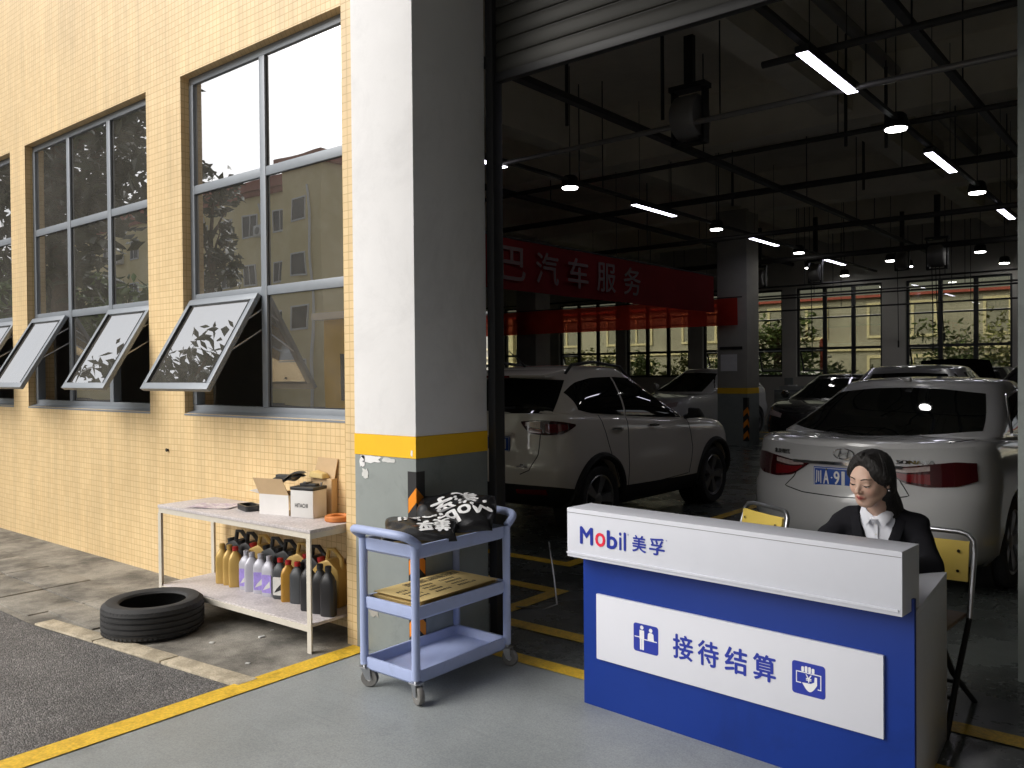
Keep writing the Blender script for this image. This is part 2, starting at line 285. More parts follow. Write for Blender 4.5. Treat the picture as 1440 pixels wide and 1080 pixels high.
M['tool_grey'] = mat('grey_tool_cabinet', (0.16, 0.17, 0.18), 0.45, var=0.1)
M['green_b'] = mat('green_can', (0.04, 0.35, 0.10), 0.4, var=0.1)
M['skin'] = None
M['wing'] = mat('dark_blocker_render', (0.11, 0.095, 0.08), 0.9, var=0.1, scale=1.5)  # kept dark so the added wing bounces little light back

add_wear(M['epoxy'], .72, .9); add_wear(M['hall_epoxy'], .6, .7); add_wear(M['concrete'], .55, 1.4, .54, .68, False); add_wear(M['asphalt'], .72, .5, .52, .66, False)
add_wear(M['yellow_paint'], .62, 5, .55, .66, False); add_wear(M['cart'], .86, 4, .55, .7, False); add_wear(M['grey_dado'], .8, 2.5, .55, .68, False); add_wear(M['table_top'], .75, 3, .55, .68, False)
add_wear(M['white_wall'], .84, 1.3, .50, .74, False); add_wear(M['blue_lam'], .85, 2.2, .55, .7, False); add_wear(M['white_lam'], .93, 2.0, .55, .7, False)
# ------------------------------------------------------------------ geometry helpers
class MB:
    def __init__(s): s.v = []; s.f = []; s.m = []
    def add(s, vs, fs, mi=0):
        o = len(s.v); s.v += [tuple(v) for v in vs]; s.f += [tuple(i+o for i in f) for f in fs]; s.m += [mi]*len(fs); return s
    def bx(s, x0, x1, y0, y1, z0, z1, mi=0, rot=None, piv=None):
        vs = [Vector((x, y, z)) for z in (z0, z1) for y in (y0, y1) for x in (x0, x1)]
        if rot is not None:
            c = Vector(piv) if piv is not None else Vector(((x0+x1)/2, (y0+y1)/2, (z0+z1)/2))
            vs = [rot @ (v-c) + c for v in vs]
        return s.add(vs, [(0, 2, 3, 1), (4, 5, 7, 6), (0, 1, 5, 4), (2, 6, 7, 3), (0, 4, 6, 2), (1, 3, 7, 5)], mi)
    def hexa(s, a, b, mi=0):
        """a: 4 bottom points counter-clockwise, b: 4 top points"""
        return s.add(list(a)+list(b), [(3, 2, 1, 0), (4, 5, 6, 7), (0, 1, 5, 4), (1, 2, 6, 5), (2, 3, 7, 6), (3, 0, 4, 7)], mi)
    def cyl(s, p0, p1, r0, r1=None, n=14, cap=True, mi=0):
        p0 = Vector(p0); p1 = Vector(p1); r1 = r0 if r1 is None else r1
        d = (p1-p0).normalized(); a = d.orthogonal().normalized(); b = d.cross(a)
        vs = [p0+(a*math.cos(t)+b*math.sin(t))*r0 for t in [2*math.pi*i/n for i in range(n)]] + [p1+(a*math.cos(t)+b*math.sin(t))*r1 for t in [2*math.pi*i/n for i in range(n)]]
        fs = [(i, (i+1) % n, n+(i+1) % n, n+i) for i in range(n)]
        if cap: fs += [tuple(range(n-1, -1, -1)), tuple(range(n, 2*n))]
        return s.add(vs, fs, mi)
    def tube(s, path, r, n=8, closed=False, mi=0, cap=True):
        P = [Vector(p) for p in path]; K = len(P); vs = []
        rs = r if isinstance(r, (list, tuple)) else [r]*K
        up = None
        for i in range(K):
            if closed: t = P[(i+1) % K]-P[i-1]
            else: t = P[min(i+1, K-1)]-P[max(i-1, 0)]
            t.normalize()
            if up is None: up = t.orthogonal().normalized()
            up = (up - t*up.dot(t)); up = up.normalized() if up.length > 1e-6 else t.orthogonal().normalized()
            b = t.cross(up)
            vs += [P[i]+(up*math.cos(2*math.pi*k/n)+b*math.sin(2*math.pi*k/n))*rs[i] for k in range(n)]
        fs = []
        for i in range(K if closed else K-1):
            j = (i+1) % K
            fs += [(i*n+k, i*n+(k+1) % n, j*n+(k+1) % n, j*n+k) for k in range(n)]
        if not closed and cap: fs += [tuple(range(n-1, -1, -1)), tuple(range((K-1)*n, K*n))]
        return s.add(vs, fs, mi)
    def lathe(s, prof, n=24, M4=None, mi=0, closed=False):
        """prof [(r, z)] turned about local z, placed with matrix M4"""
        M4 = M4 or Matrix.Identity(4); vs = []; K = len(prof)
        for r, z in prof: vs += [M4 @ Vector((r*math.cos(2*math.pi*k/n), r*math.sin(2*math.pi*k/n), z)) for k in range(n)]
        fs = []
        for i in range(K if closed else K-1):
            j = (i+1) % K
            fs += [(i*n+k, i*n+(k+1) % n, j*n+(k+1) % n, j*n+k) for k in range(n)]
        if not closed: fs += [tuple(range(n-1, -1, -1)), tuple(range((K-1)*n, K*n))]
        return s.add(vs, fs, mi)
    def prism(s, poly, h0, h1, fn, mi=0):
        """poly [(u, v)] pushed from h0 to h1; fn(u, v, h) -> point"""
        n = len(poly); vs = [fn(u, v, h0) for u, v in poly]+[fn(u, v, h1) for u, v in poly]
        return s.add(vs, [tuple(range(n-1, -1, -1)), tuple(range(n, 2*n))]+[(i, (i+1) % n, n+(i+1) % n, n+i) for i in range(n)], mi)
    def grid(s, G, mi=0, cu=False, cv=False):
        nu = len(G); nv = len(G[0]); vs = [p for r in G for p in r]
        fs = [(i*nv+j, ((i+1) % nu)*nv+j, ((i+1) % nu)*nv+(j+1) % nv, i*nv+(j+1) % nv) for i in range(nu if cu else nu-1) for j in range(nv if cv else nv-1)]
        return s.add(vs, fs, mi)
    def mesh(s, name, mats, smooth=False, angle=40, bevel=0, weld=False, bseg=2):
        me = bpy.data.meshes.new(name); me.from_pydata(s.v, [], s.f)
        for m in mats: me.materials.append(m)
        if len(mats) > 1: me.polygons.foreach_set('material_index', s.m)
        bm = bmesh.new(); bm.from_mesh(me)
        if weld: bmesh.ops.remove_doubles(bm, verts=bm.verts, dist=1e-5)
        bmesh.ops.recalc_face_normals(bm, faces=bm.faces)
        if bevel:
            es = [e for e in bm.edges if len(e.link_faces) == 2 and e.calc_face_angle(0) > R(30)]
            bmesh.ops.bevel(bm, geom=es, offset=bevel, segments=bseg, affect='EDGES', profile=0.6, clamp_overlap=True)
        if smooth or bevel:
            for f in bm.faces: f.smooth = True
            for e in bm.edges:
                if len(e.link_faces) == 2 and e.calc_face_angle(0) > R(angle): e.smooth = False
        bm.to_mesh(me); bm.free(); return me
    def build(s, name, m, parent=None, **k):
        me = s.mesh(name, m if isinstance(m, (list, tuple)) else [m], **k)
        return link(name, me, parent)
def link(name, me, parent=None):
    o = bpy.data.objects.new(name, me); COL.objects.link(o); o.parent = parent; return o
def tag(o, label, cat, group=None):
    o['label'] = label; o['category'] = cat
    if group: o['group'] = group
    return o
def thing(name, label, cat, loc=(0, 0, 0), rz=0, group=None):
    o = bpy.data.objects.new(name, None); COL.objects.link(o); o.empty_display_size = 0.1
    o.location = loc; o.rotation_euler = (0, 0, rz); return tag(o, label, cat, group)
def struct(o): o['kind'] = 'structure'; return o
def stuff(o): o['kind'] = 'stuff'; return o
def dup(root, loc=None, rz=None, label=None):
    r = root.copy(); COL.objects.link(r)
    if loc is not None: r.location = loc
    if rz is not None: r.rotation_euler = (0, 0, rz)
    if label: r['label'] = label
    for ch in list(root.children):
        c = ch.copy(); COL.objects.link(c); c.parent = r
        for g in list(ch.children):
            d = g.copy(); COL.objects.link(d); d.parent = c
    return r
def box(name, x0, x1, y0, y1, z0, z1, m, parent=None, bevel=0.0, **k):
    return MB().bx(x0, x1, y0, y1, z0, z1).build(name, m, parent, bevel=bevel, **k)

_txt = {}
def glyphs(s, bold=0.0):
    """outline of a string as a flat mesh, normalised to its own bounding box"""
    key = (s, bold)
    if key in _txt: return _txt[key]
    cu = bpy.data.curves.new('t', 'FONT'); cu.body = s; cu.size = 1; cu.offset = bold; cu.resolution_u = 3
    ob = bpy.data.objects.new('t', cu); COL.objects.link(ob)
    me = bpy.data.meshes.new_from_object(ob.evaluated_get(bpy.context.evaluated_depsgraph_get()))
    vs = [(v.co.x, v.co.y) for v in me.vertices]; fs = [tuple(p.vertices) for p in me.polygons]
    bpy.data.objects.remove(ob); bpy.data.curves.remove(cu); bpy.data.meshes.remove(me)
    if not vs: vs = [(0, 0), (1, 0), (1, 1), (0, 1)]; fs = [(0, 1, 2, 3)]
    x0 = min(v[0] for v in vs); x1 = max(v[0] for v in vs); y0 = min(v[1] for v in vs); y1 = max(v[1] for v in vs)
    vs = [((x-x0)/(x1-x0), (y-y0)/(y1-y0)) for x, y in vs]
    _txt[key] = (vs, fs, (x1-x0)/(y1-y0)); return _txt[key]
def put_text(mb, s, u0, u1, v0, v1, fn, bold=0.02, mi=0):
    """letters drawn three times with a hair's shift to thicken the strokes; fn(u, v) -> point"""
    vs, fs, _ = glyphs(s, 0.0); n = max(1, len(s)); e = bold*.9*abs(v1-v0)*math.copysign(1, u1-u0)
    for k, (du, dv) in enumerate(((0, 0), (-e, 0), (e, 0), (0, abs(e)*.8), (0, -abs(e)*.8))):
        if bold == 0 and k: break
        P = [Vector(fn(u0+e+(u1-u0-2*e)*x+du, v0+(v1-v0)*y+dv)) for x, y in vs]
        nr = Vector((0, 0, 0))
        for f in fs[:4]: nr += (P[f[1]]-P[f[0]]).cross(P[f[2]]-P[f[0]])
        nr = nr.normalized()*.00018*k if nr.length > 0 else nr
        mb.add([p+nr for p in P], fs, mi)
    return mb

# ------------------------------------------------------------------ the ground
def sheet(name, poly, z, m, thick=0.0):
    mb = MB()
    if thick: mb.prism(poly, z-thick, z, lambda u, v, h: (u, v, h))
    else: mb.add([(x, y, z) for x, y in poly], [tuple(range(len(poly)))])
    return struct(mb.build(name, m))
g = sheet('ground', [(-400, -400), (400, -400), (400, 400), (-400, 400)], -0.03, M['asphalt'])
road = sheet('street_asphalt', [(-60, -30), (-3.665, -30), (-3.665, 2.36), (-5.6, 2.16), (-60, 2.16)], -0.004, M['asphalt'])
pave = sheet('pavement', [(-30, 2.12), (-5.6, 2.12), (-3.70, 2.33), (-3.70, 3.3), (-30, 3.3)], 0.0, M['concrete'])
# worn slabs set along the outer edge of the pavement
rs = random.Random(3)
slab_x = -5.22
k = 0
while slab_x > -9.8:
    w = 0.62+rs.random()*0.12
    for (ya, yb) in ((2.17+0.004, 2.52), (2.53, 2.86)):
        if slab_x > -5.4 and ya < 2.3: ya = 2.30
        z = 0.006+rs.random()*0.010
        MB().bx(slab_x-w+0.006, slab_x-0.006, ya, yb-0.004, -0.02, z, rot=Matrix.Rotation((rs.random()-.5)*0.03, 3, 'Z')).build('paving_slab', M['concrete'], pave, bevel=0.004)
    slab_x -= w
kb = MB()
for i in range(3):
    a = i/3; b = (i+1)/3
    P = lambda t, s_: (-5.64+1.95*t, 2.125+0.205*t+s_)
    q = [P(a+0.004, 0), P(b-0.002, 0), P(b-0.002, 0.115), P(a+0.004, 0.115)]
    MB().prism(q, -0.03, 0.012, lambda u, v, h: (u, v, h)).build('kerb_stone', M['kerb'], pave, bevel=0.008)
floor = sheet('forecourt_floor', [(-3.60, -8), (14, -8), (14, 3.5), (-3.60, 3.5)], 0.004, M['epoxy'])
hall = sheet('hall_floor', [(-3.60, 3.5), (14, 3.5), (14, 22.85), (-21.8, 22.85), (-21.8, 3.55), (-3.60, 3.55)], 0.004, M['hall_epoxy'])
def line(poly):
    return MB().add([(x, y, 0.009) for x, y in poly], [tuple(range(len(poly)))]).build('painted_line', M['yellow_paint'], floor)
line([(-3.735, -8), (-3.585, -8), (-3.59, 3.09), (-3.725, 3.09)])
line([(-3.20, 3.45), (3, 3.45), (3, 3.56), (-3.20, 3.56)])
line([(-3.35, 3.92), (3, 3.92), (3, 4.04), (-3.35, 4.04)])
line([(-3.55, 4.15), (-3.43, 4.15), (-3.43, 4.80), (-3.55, 4.80)])
line([(-4.9, 4.68), (-3.55, 4.68), (-3.55, 4.80), (-4.9, 4.80)])
line([(-6.2, 5.40), (-3.98, 5.40), (-3.98, 5.52), (-6.2, 5.52)])
line([(-3.98, 5.40), (-3.86, 5.40), (-3.86, 10.6), (-3.98, 10.6)])
line([(-0.55, 4.10), (-0.43, 4.10), (-0.43, 11), (-0.55, 11)])
line([(-3.98, 10.62), (-0.43, 10.62), (-0.43, 10.74), (-3.98, 10.74)])
line([(-16, 18.2), (-1, 18.2), (-1, 18.34), (-16, 18.34)])
line([(-16, 20.2), (-1, 20.2), (-1, 20.34), (-16, 20.34)])
# litter on the pavement
for (x, y, s_) in ((-5.62, 2.45, .016), (-4.42, 2.62, .014), (-4.28, 2.86, .018), (-3.95, 2.55, .012), (-4.35, 2.98, .01), (-6.1, 2.66, .009)):
    tag(MB().bx(x-s_, x+s_, y-s_*.6, y+s_*.6, 0.001, s_*.5, rot=Matrix.Rotation(x*7, 3, 'Z')).build('litter_scrap', M['label_w'], None, bevel=s_*.1),
        {-5.62: 'pale leaf-like scrap lying on the paving slabs left of the tyre', -4.42: 'white scrap under the shelf table close to the tyre', -4.28: 'white scrap lying under the shelf table near its middle', -3.95: 'pale scrap under the shelf table near the kerb end', -4.35: 'small pale scrap under the shelf table close to the wall', -6.1: 'tiny pale scrap on the pavement left of the shelf table'}[x], 'litter')

# ------------------------------------------------------------------ the workshop building
BLD = thing('workshop_building', 'yellow tiled car workshop with grey windows and wide open doorway', 'building', (-3.7, 3.3, 0))
BO = Vector((-3.7, 3.3, 0))
def bpart(mb, name, m, parent=None, **k):
    """geometry written in world coordinates, stored relative to the building"""
    mb.v = [(x-BO.x, y-BO.y, z-BO.z) for x, y, z in mb.v]
    return mb.build(name, m, parent or BLD, **k)
YF = 3.3
OPEN = [(-11.5, -9.15, 3), (-8.79, -6.42, 3), (-5.90, -4.02, 2)]
SILL, HEAD = 1.27, 3.79
w = MB(); xs = [-22]
for a, b, _ in OPEN: w.bx(xs[-1], a, YF, YF+0.24, 0, 7.2); xs.append(b)
w.bx(-4.02, -3.79, YF, YF+0.24, 0, 7.2); w.bx(-3.79, -3.703, 3.102, YF+0.24, 0, 7.2)
for a, b, _ in OPEN: w.bx(a, b, YF, YF+0.24, 0, SILL); w.bx(a, b, YF, YF+0.24, HEAD, 7.2)
bpart(w, 'facade_wall', M['tile'])
bpart(MB().bx(-3.70, 2.4, 3.115, 3.9, 4.15, 7.2), 'door_lintel', M['white_wall'])
bpart(MB().bx(2.4, 14, YF, YF+0.24, 0, 7.2), 'facade_wall', M['tile'])
# inner plaster lining of the front wall
w = MB(); xs = [-22]
for a, b, _ in OPEN: w.bx(xs[-1], a-0.0, YF+0.243, YF+0.26, 0, 5.6); xs.append(b)
w.bx(-4.02, -3.703, YF+0.243, YF+0.26, 0, 5.6)
for a, b, _ in OPEN: w.bx(a, b, YF+0.243, YF+0.26, 0, SILL); w.bx(a, b, YF+0.243, YF+0.26, HEAD, 5.6)
bpart(w, 'inner_lining', M['plaster'])

SASH_A = R(31)
def window(x0, x1, ncol, sash_cols):
    yf = YF+0.07                      # outer face of the frame
    fr = MB(); t = 0.055
    zs = [SILL+0.035, 2.13, 2.945, HEAD]
    fr.bx(x0, x1, yf, yf+0.07, SILL+0.0, SILL+0.06); fr.bx(x0, x1, yf, yf+0.07, HEAD-t, HEAD)
    cw = (x1-x0)/ncol
    for i in range(ncol+1):
        xc = x0+cw*i; a = x0 if i == 0 else xc-0.032; b = x1 if i == ncol else xc+0.032
        if i == 0: b = x0+t
        if i == ncol: a = x1-t
        fr.bx(a, b, yf-0.003, yf+0.067, SILL+0.06, HEAD-t)
    for z in zs[1:3]:
        for i in range(ncol): fr.bx(x0+cw*i+0.032, x0+cw*(i+1)-0.032, yf, yf+0.07, z-0.032, z+0.032)
    fo = bpart(fr, 'window', M['alu'], bevel=0.004)
    # sloping metal sill
    bpart(MB().hexa([(x0-.0, YF-0.004, SILL-0.016), (x1, YF-0.004, SILL-0.016), (x1, yf, SILL-0.02), (x0, yf, SILL-0.02)], [(x0, YF-0.004, SILL-0.004), (x1, YF-0.004, SILL-0.004), (x1, yf, SILL+0.02), (x0, yf, SILL+0.02)]), 'sill', M['alu'], fo)
    for r in range(3):
        for c in range(ncol):
            a = x0+cw*c+0.028; b = x0+cw*(c+1)-0.028; z0 = zs[r]+0.025; z1 = zs[r+1]-0.025
            if r == 0 and c in sash_cols:
                # top-hung sash standing open
                H_ = z1-z0-0.01; hz = z1-0.005; hy = yf-0.004; Rm = Matrix.Rotation(-SASH_A, 3, 'X'); piv = (0, hy, hz)
                s_ = MB(); tt = 0.05; g0 = hy-0.035; g1 = hy
                for (xa, xb, za, zb) in ((a, b, hz-tt, hz), (a, b, hz-H_, hz-H_+tt), (a, a+tt, hz-H_+tt, hz-tt), (b-tt, b, hz-H_+tt, hz-tt)):
                    s_.bx(xa, xb, g0, g1, za, zb, rot=Rm, piv=piv)
                so = bpart(s_, 'sash', M['alu'], fo, bevel=0.003)
                gm = MB().bx(a+tt-.01, b-tt+.01, hy-0.020, hy-0.014, hz-H_+tt-.01, hz-tt+.01, rot=Rm, piv=piv); bpart(gm, 'pane', M['glass'], fo)
                for xx in (a+tt, b-tt-0.006): bpart(MB().bx(xx, xx+0.006, hy-0.038, hy-0.002, hz-H_+tt, hz-tt, rot=Rm, piv=piv), 'gasket', M['gasket'], fo)
                for xx in (a+0.012, b-0.012):
                    q = Rm @ Vector((0, -0.02, -H_*0.62))
                    bpart(MB().cyl((xx, hy+0.02, hz-H_*0.30), (xx, hy+q.y, hz+q.z), 0.006, n=8), 'stay_arm', M['steel'], fo, smooth=True)
                    q2 = Rm @ Vector((0, -0.02, -H_*0.30))
                    bpart(MB().cyl((xx, hy+0.02, hz-H_*0.12), (xx, hy+q2.y, hz+q2.z), 0.006, n=8), 'stay_arm', M['steel'], fo, smooth=True)
            else:
                gk = MB(); y0 = yf+0.012
                gk.bx(a, b, y0, y0+0.02, z0, z0+0.008); gk.bx(a, b, y0, y0+0.02, z1-0.008, z1); gk.bx(a, a+.008, y0, y0+.02, z0+.008, z1-.008); gk.bx(b-.008, b, y0, y0+.02, z0+.008, z1-.008)
                bpart(gk, 'gasket', M['gasket'], fo)
                bpart(MB().bx(a+.004, b-.004, y0+0.004, y0+0.010, z0+.004, z1-.004), 'pane', M['glass'], fo)
    return fo
window(*OPEN[0], (0, 2)); window(*OPEN[1], (0, 2)); window(*OPEN[2], (0,))

# pillar beside the doorway
PX0, PX1, PY0, PY1 = -3.70, -3.205, 3.095, 3.672
pil = bpart(MB().bx(PX0, PX1, PY0, PY1, 1.216, 7.1), 'pillar', M['white_wall'], bevel=0.006)
bpart(MB().bx(PX0, PX1+0.002, PY0-0.002, PY1, 1.10, 1.216), 'yellow_band', M['band_yellow'], pil)
bpart(MB().bx(PX0, PX1, PY0, PY1, 0.0, 1.10), 'grey_base', M['grey_dado'], pil, bevel=0.006)
def blotch(cx, cz, w_, h_, seed, m, name='bare_patch'):
    cx *= .94; cz = 1.55-(1.55-cz)*.94; rr = random.Random(seed); n = 16; poly = []
    for i in range(n):
        t = 2*math.pi*i/n; k_ = 0.65+rr.random()*0.5
        c_, s_ = math.cos(t), math.sin(t)
        poly.append((cx+w_*math.copysign(abs(c_)**.6, c_)*k_, cz+h_*math.copysign(abs(s_)**.6, s_)*k_))
    bpart(MB().prism(poly, 0.0, 0.0025, lambda u, v, h: (u, PY0-0.0005-h, v)), name, m, pil)
blotch(-3.79, 1.048, .085, .022, 1, M['white_wall']); blotch(-3.64, 1.050, .05, .014, 2, M['label_w']); blotch(-3.865, 1.03, .022, .035, 5, M['white_wall'])
blotch(-3.44, 1.10, .008, .02, 8, M['white_wall']); blotch(-3.84, 0.96, .03, .03, 9, M['label_w'])
blotch(-3.78, 0.16, .05, .05, 21, M['column_paint'])
def hazard(xc, yc, z0, z1, wd, par, fn_bpart=bpart):
    """black strip with orange chevrons folded round the column's right front corner"""
    e = 0.0025
    fn_bpart(MB().bx(xc-wd, xc+e, yc-e, yc, z0, z1), 'hazard_strip', M['hazard_black'], par)
    fn_bpart(MB().bx(xc, xc+e*1.01, yc, yc+wd, z0, z1), 'hazard_strip', M['hazard_black'], par)
    z = z0+0.02; h = wd*1.25; s_ = wd*1.0
    while z+h+s_ < z1:
        q = [(0, z+s_), (0, z+s_+h), (wd*.97, z+h), (wd*.97, z)]
        fn_bpart(MB().prism(q, 0, 0.0015, lambda u, v, t: (xc+e-u, yc-e-t, v)), 'hazard_chevron', M['hazard_orange'], par)
        fn_bpart(MB().prism(q, 0, 0.0015, lambda u, v, t: (xc+e+t, yc-e+u, v)), 'hazard_chevron', M['hazard_orange'], par)
        z += h*2.15
hazard(PX1, PY0, 0.12, 1.03, 0.062, pil)
# the shell of the hall
bpart(MB().bx(-22, 14, 3.54, 23.3, 5.6, 5.9), 'ceiling', M['ceiling'])
bpart(MB().bx(-22.25, -22, 3.3, 23.3, 0, 7), 'side_wall', M['plaster'])
bpart(MB().bx(14, 14.25, 3.3, 23.3, 0, 7), 'side_wall', M['plaster'])
for y in (6.4, 11.6, 16.7, 20.4): bpart(MB().bx(-22, 14, y-0.2, y+0.2, 4.85, 5.6), 'ceiling_beam', M['ceiling'])
for x in (-13.0, -7.53, -3.7, -0.45, 5.0):
    ys = [3.56, 6.2, 6.6, 11.4, 11.8, 16.5, 16.9, 20.2, 20.6, 22.86]
    b_ = MB()
    for a, c in zip(ys[::2], ys[1::2]): b_.bx(x-0.17, x+0.17, a, c, 4.95, 5.6)
    bpart(b_, 'ceiling_beam', M['ceiling'])
# columns inside
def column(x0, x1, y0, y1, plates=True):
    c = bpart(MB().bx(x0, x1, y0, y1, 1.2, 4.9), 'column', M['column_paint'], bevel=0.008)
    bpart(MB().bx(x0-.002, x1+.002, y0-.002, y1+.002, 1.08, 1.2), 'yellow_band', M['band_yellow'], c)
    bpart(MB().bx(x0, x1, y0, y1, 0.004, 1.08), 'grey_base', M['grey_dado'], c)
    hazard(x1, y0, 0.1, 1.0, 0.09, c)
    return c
col_a = column(-7.86, -7.20, 16.4, 17.0)
bpart(MB().bx(-7.80, -7.30, 16.385, 16.4, 2.0, 2.06), 'cable_duct', M['black'], col_a)
bpart(MB().bx(-7.78, -7.42, 16.388, 16.4, 1.55, 1.90), 'notice_board', M['white_wall'], col_a)
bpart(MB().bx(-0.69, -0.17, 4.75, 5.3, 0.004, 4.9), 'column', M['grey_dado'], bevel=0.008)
column(-13.3, -12.7, 16.4, 17.0)
# back wall with its windows
YB = 22.9
BW = [(-22, -19.9), (-19.2, -17.45), (-16.75, -14.49), (-14.12, -11.92), (-11.45, -9.02), (-8.63, -6.37), (-5.80, -3.43), (-2.9, -0.6), (0.2, 2.5), (3.2, 5.5)]
w = MB(); px = -22.0
for a, b in BW:
    if a > px: w.bx(px, a, YB, YB+0.3, 0, 5.6)
    w.bx(a, b, YB, YB+0.3, 0, 1.38); w.bx(a, b, YB, YB+0.3, 3.82, 5.6); px = b
w.bx(px, 14, YB, YB+0.3, 0, 5.6)
bpart(w, 'back_wall', M['plaster'])
for n_, (a, b) in enumerate(BW[1:8]):
    fr = MB(); y0 = YB+0.10; y1 = YB+0.17; zs = [1.38, 2.15, 2.98, 3.82]; cw = (b-a)/3
    fr.bx(a, b, y0, y1, 1.38, 1.44); fr.bx(a, b, y0, y1, 3.77, 3.82)
    for i in range(4):
        xx = a+cw*i; q0 = xx-(0.05 if 0 < i < 3 else 0); q1 = xx+(0.05 if 0 < i < 3 else 0)
        if i == 0: q1 = a+0.06
        if i == 3: q0 = b-0.06
        fr.bx(q0, q1, y0-0.003, y1+0.003, 1.44, 3.77)
    for z in (2.15, 2.98):
        for i in range(3): fr.bx(a+cw*i+0.05, a+cw*(i+1)-0.05, y0, y1, z-(.035 if z < 2.5 else .02), z+(.035 if z < 2.5 else .02))
    fo = bpart(fr, 'back_window', M['alu_dark'])
    for i in range(3):
        for r in range(3):
            xa, xb = a+cw*i+.04, a+cw*(i+1)-.04
            if r == 0 and ((n_ % 2 == 1 and i == 0) or n_ in (3,) and i == 2 or n_ == 4 and i == 0):
                Rm = Matrix.Rotation(R(24), 3, 'X'); pv = (0, y1, 2.10)
                s_ = MB()
                for (p, q, z0, z1) in ((xa, xb, 2.06, 2.10), (xa, xb, 1.46, 1.50), (xa, xa+.04, 1.50, 2.06), (xb-.04, xb, 1.50, 2.06)): s_.bx(p, q, y1, y1+.035, z0, z1, rot=Rm, piv=pv)
                bpart(s_, 'sash', M['alu_dark'], fo)
                bpart(MB().bx(xa+.03, xb-.03, y1+.012, y1+.018, 1.49, 2.07, rot=Rm, piv=pv), 'pane', M['glass_back'], fo)
            else: bpart(MB().bx(xa, xb, y0+.03, y0+.036, zs[r]+.03, zs[r+1]-.02), 'pane', M['glass_back'], fo)
for x in (-9.02+.19, -6.08): bpart(MB().bx(x-.12, x+.12, YB-.03, YB, 1.15, 1.35), 'notice_plate', M['grey_dado'])

# ------------------------------------------------------------------ roller shutter in the doorway
SH = thing('roller_shutter', 'half raised grey roller shutter at the top of the doorway', 'shutter', (-0.5, 3.69, 0))
def shp(mb, name, m, **k):
    mb.v = [(x+0.5, y-3.93, z) for x, y, z in mb.v]; return mb.build(name, m, SH, **k)
shp(MB().bx(-3.20, -3.145, 3.915, 4.0, 0.004, 4.9), 'guide_rail', M['black'], bevel=0.004)
shp(MB().bx(2.32, 2.38, 3.91, 4.0, 0.004, 4.9), 'guide_rail', M['black'], bevel=0.004)
sl = None
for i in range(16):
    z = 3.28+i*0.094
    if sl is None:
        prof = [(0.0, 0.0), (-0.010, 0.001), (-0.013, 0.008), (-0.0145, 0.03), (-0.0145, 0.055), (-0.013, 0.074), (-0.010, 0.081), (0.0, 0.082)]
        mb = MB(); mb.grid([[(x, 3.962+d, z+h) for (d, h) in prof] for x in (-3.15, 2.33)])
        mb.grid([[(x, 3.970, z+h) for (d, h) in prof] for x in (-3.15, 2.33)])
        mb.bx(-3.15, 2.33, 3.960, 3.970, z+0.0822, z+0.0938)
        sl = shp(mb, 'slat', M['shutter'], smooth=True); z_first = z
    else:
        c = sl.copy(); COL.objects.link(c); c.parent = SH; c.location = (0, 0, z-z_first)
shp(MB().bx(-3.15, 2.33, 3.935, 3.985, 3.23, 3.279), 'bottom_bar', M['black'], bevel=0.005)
shp(MB().cyl((-3.18, 4.16, 4.75), (2.36, 4.16, 4.75), 0.2, n=24), 'shutter_roll', M['shutter'], smooth=True)
# ------------------------------------------------------------------ lamps hung from the ceiling in rows
def strip_light(x, y, label):
    t = thing('strip_light', label, 'lamp', (x, y, 4.0), 0, 'white strip lights hung from the workshop ceiling')
    if not _strip:
        MB().bx(-.055, .055, -.62, .62, 0.0, .055).build('housing', M['black'], t, bevel=.006)
        MB().bx(-.045, .045, -.61, .61, -.006, .0005).build('diffuser', M['lamp'], t)
        for s_ in (-1, 1): MB().cyl((0, s_*.45, .055), (0, s_*.45, 1.55), .004, n=6).build('suspension_wire', M['black'], t)
        _strip.append(t)
    else:
        for ch in _strip[0].children: c = ch.copy(); COL.objects.link(c); c.parent = t
    return t
_strip = []
def round_lamp(x, y, label, z=4.0):
    t = thing('round_lamp', label, 'lamp', (x, y, z), 0, 'round lamps hung from the workshop ceiling')
    if not _round:
        Mx = Matrix.Identity(4)
        MB().lathe([(.02, .16), (.075, .155), (.10, .13), (.12, .03), (.122, 0.0), (.105, 0.0), (.10, .02)], 24, Mx).build('housing', M['black'], t, smooth=True)
        MB().lathe([(.104, .004), (.10, -.012), (.05, -.018), (.001, -.02)], 24, Mx).build('diffuser', M['lamp_round'], t, smooth=True)
        MB().cyl((0, 0, .15), (0, 0, 1.6), .006, n=6).build('suspension_rod', M['black'], t)
        _round.append(t)
    else:
        for ch in _round[0].children: c = ch.copy(); COL.objects.link(c); c.parent = t
    return t
_round = []
ordn = ['nearest', 'second nearest', 'third nearest', 'fourth nearest', 'fifth nearest']
for i, y in enumerate((7.05, 10.95, 15.2, 19.0)): strip_light(-2.37, y, f'{ordn[i]} white strip light in the row above the sedan')
for i, y in enumerate((7.08, 11.25, 15.4, 19.4)): strip_light(-6.4, y, f'{ordn[i]} white strip light in the row above the red banner')
for i, y in enumerate((9.1, 13.13, 17.2)): round_lamp(-2.39, y, f'{ordn[i]} round lamp in the row above the sedan')
for i, y in enumerate((9.1, 13.45, 17.3)): round_lamp(-6.45, y, f'{ordn[i]} round lamp in the row above the red banner')
for (x, y, l) in ((-7.2, 20.0, 'far round lamp just right of the inner column'), (-7.12, 22.3, 'far round lamp close to the back wall, right of the inner column'),
                  (-5.37, 20.0, 'far round lamp above the pier between the back windows'), (-5.36, 21.4, 'far round lamp behind the one above the window pier'),
                  (-3.55, 19.8, 'far round lamp at the upper right of the back windows'), (-3.5, 22.3, 'far round lamp low at the right above the last back window')):
    round_lamp(x, y, l)
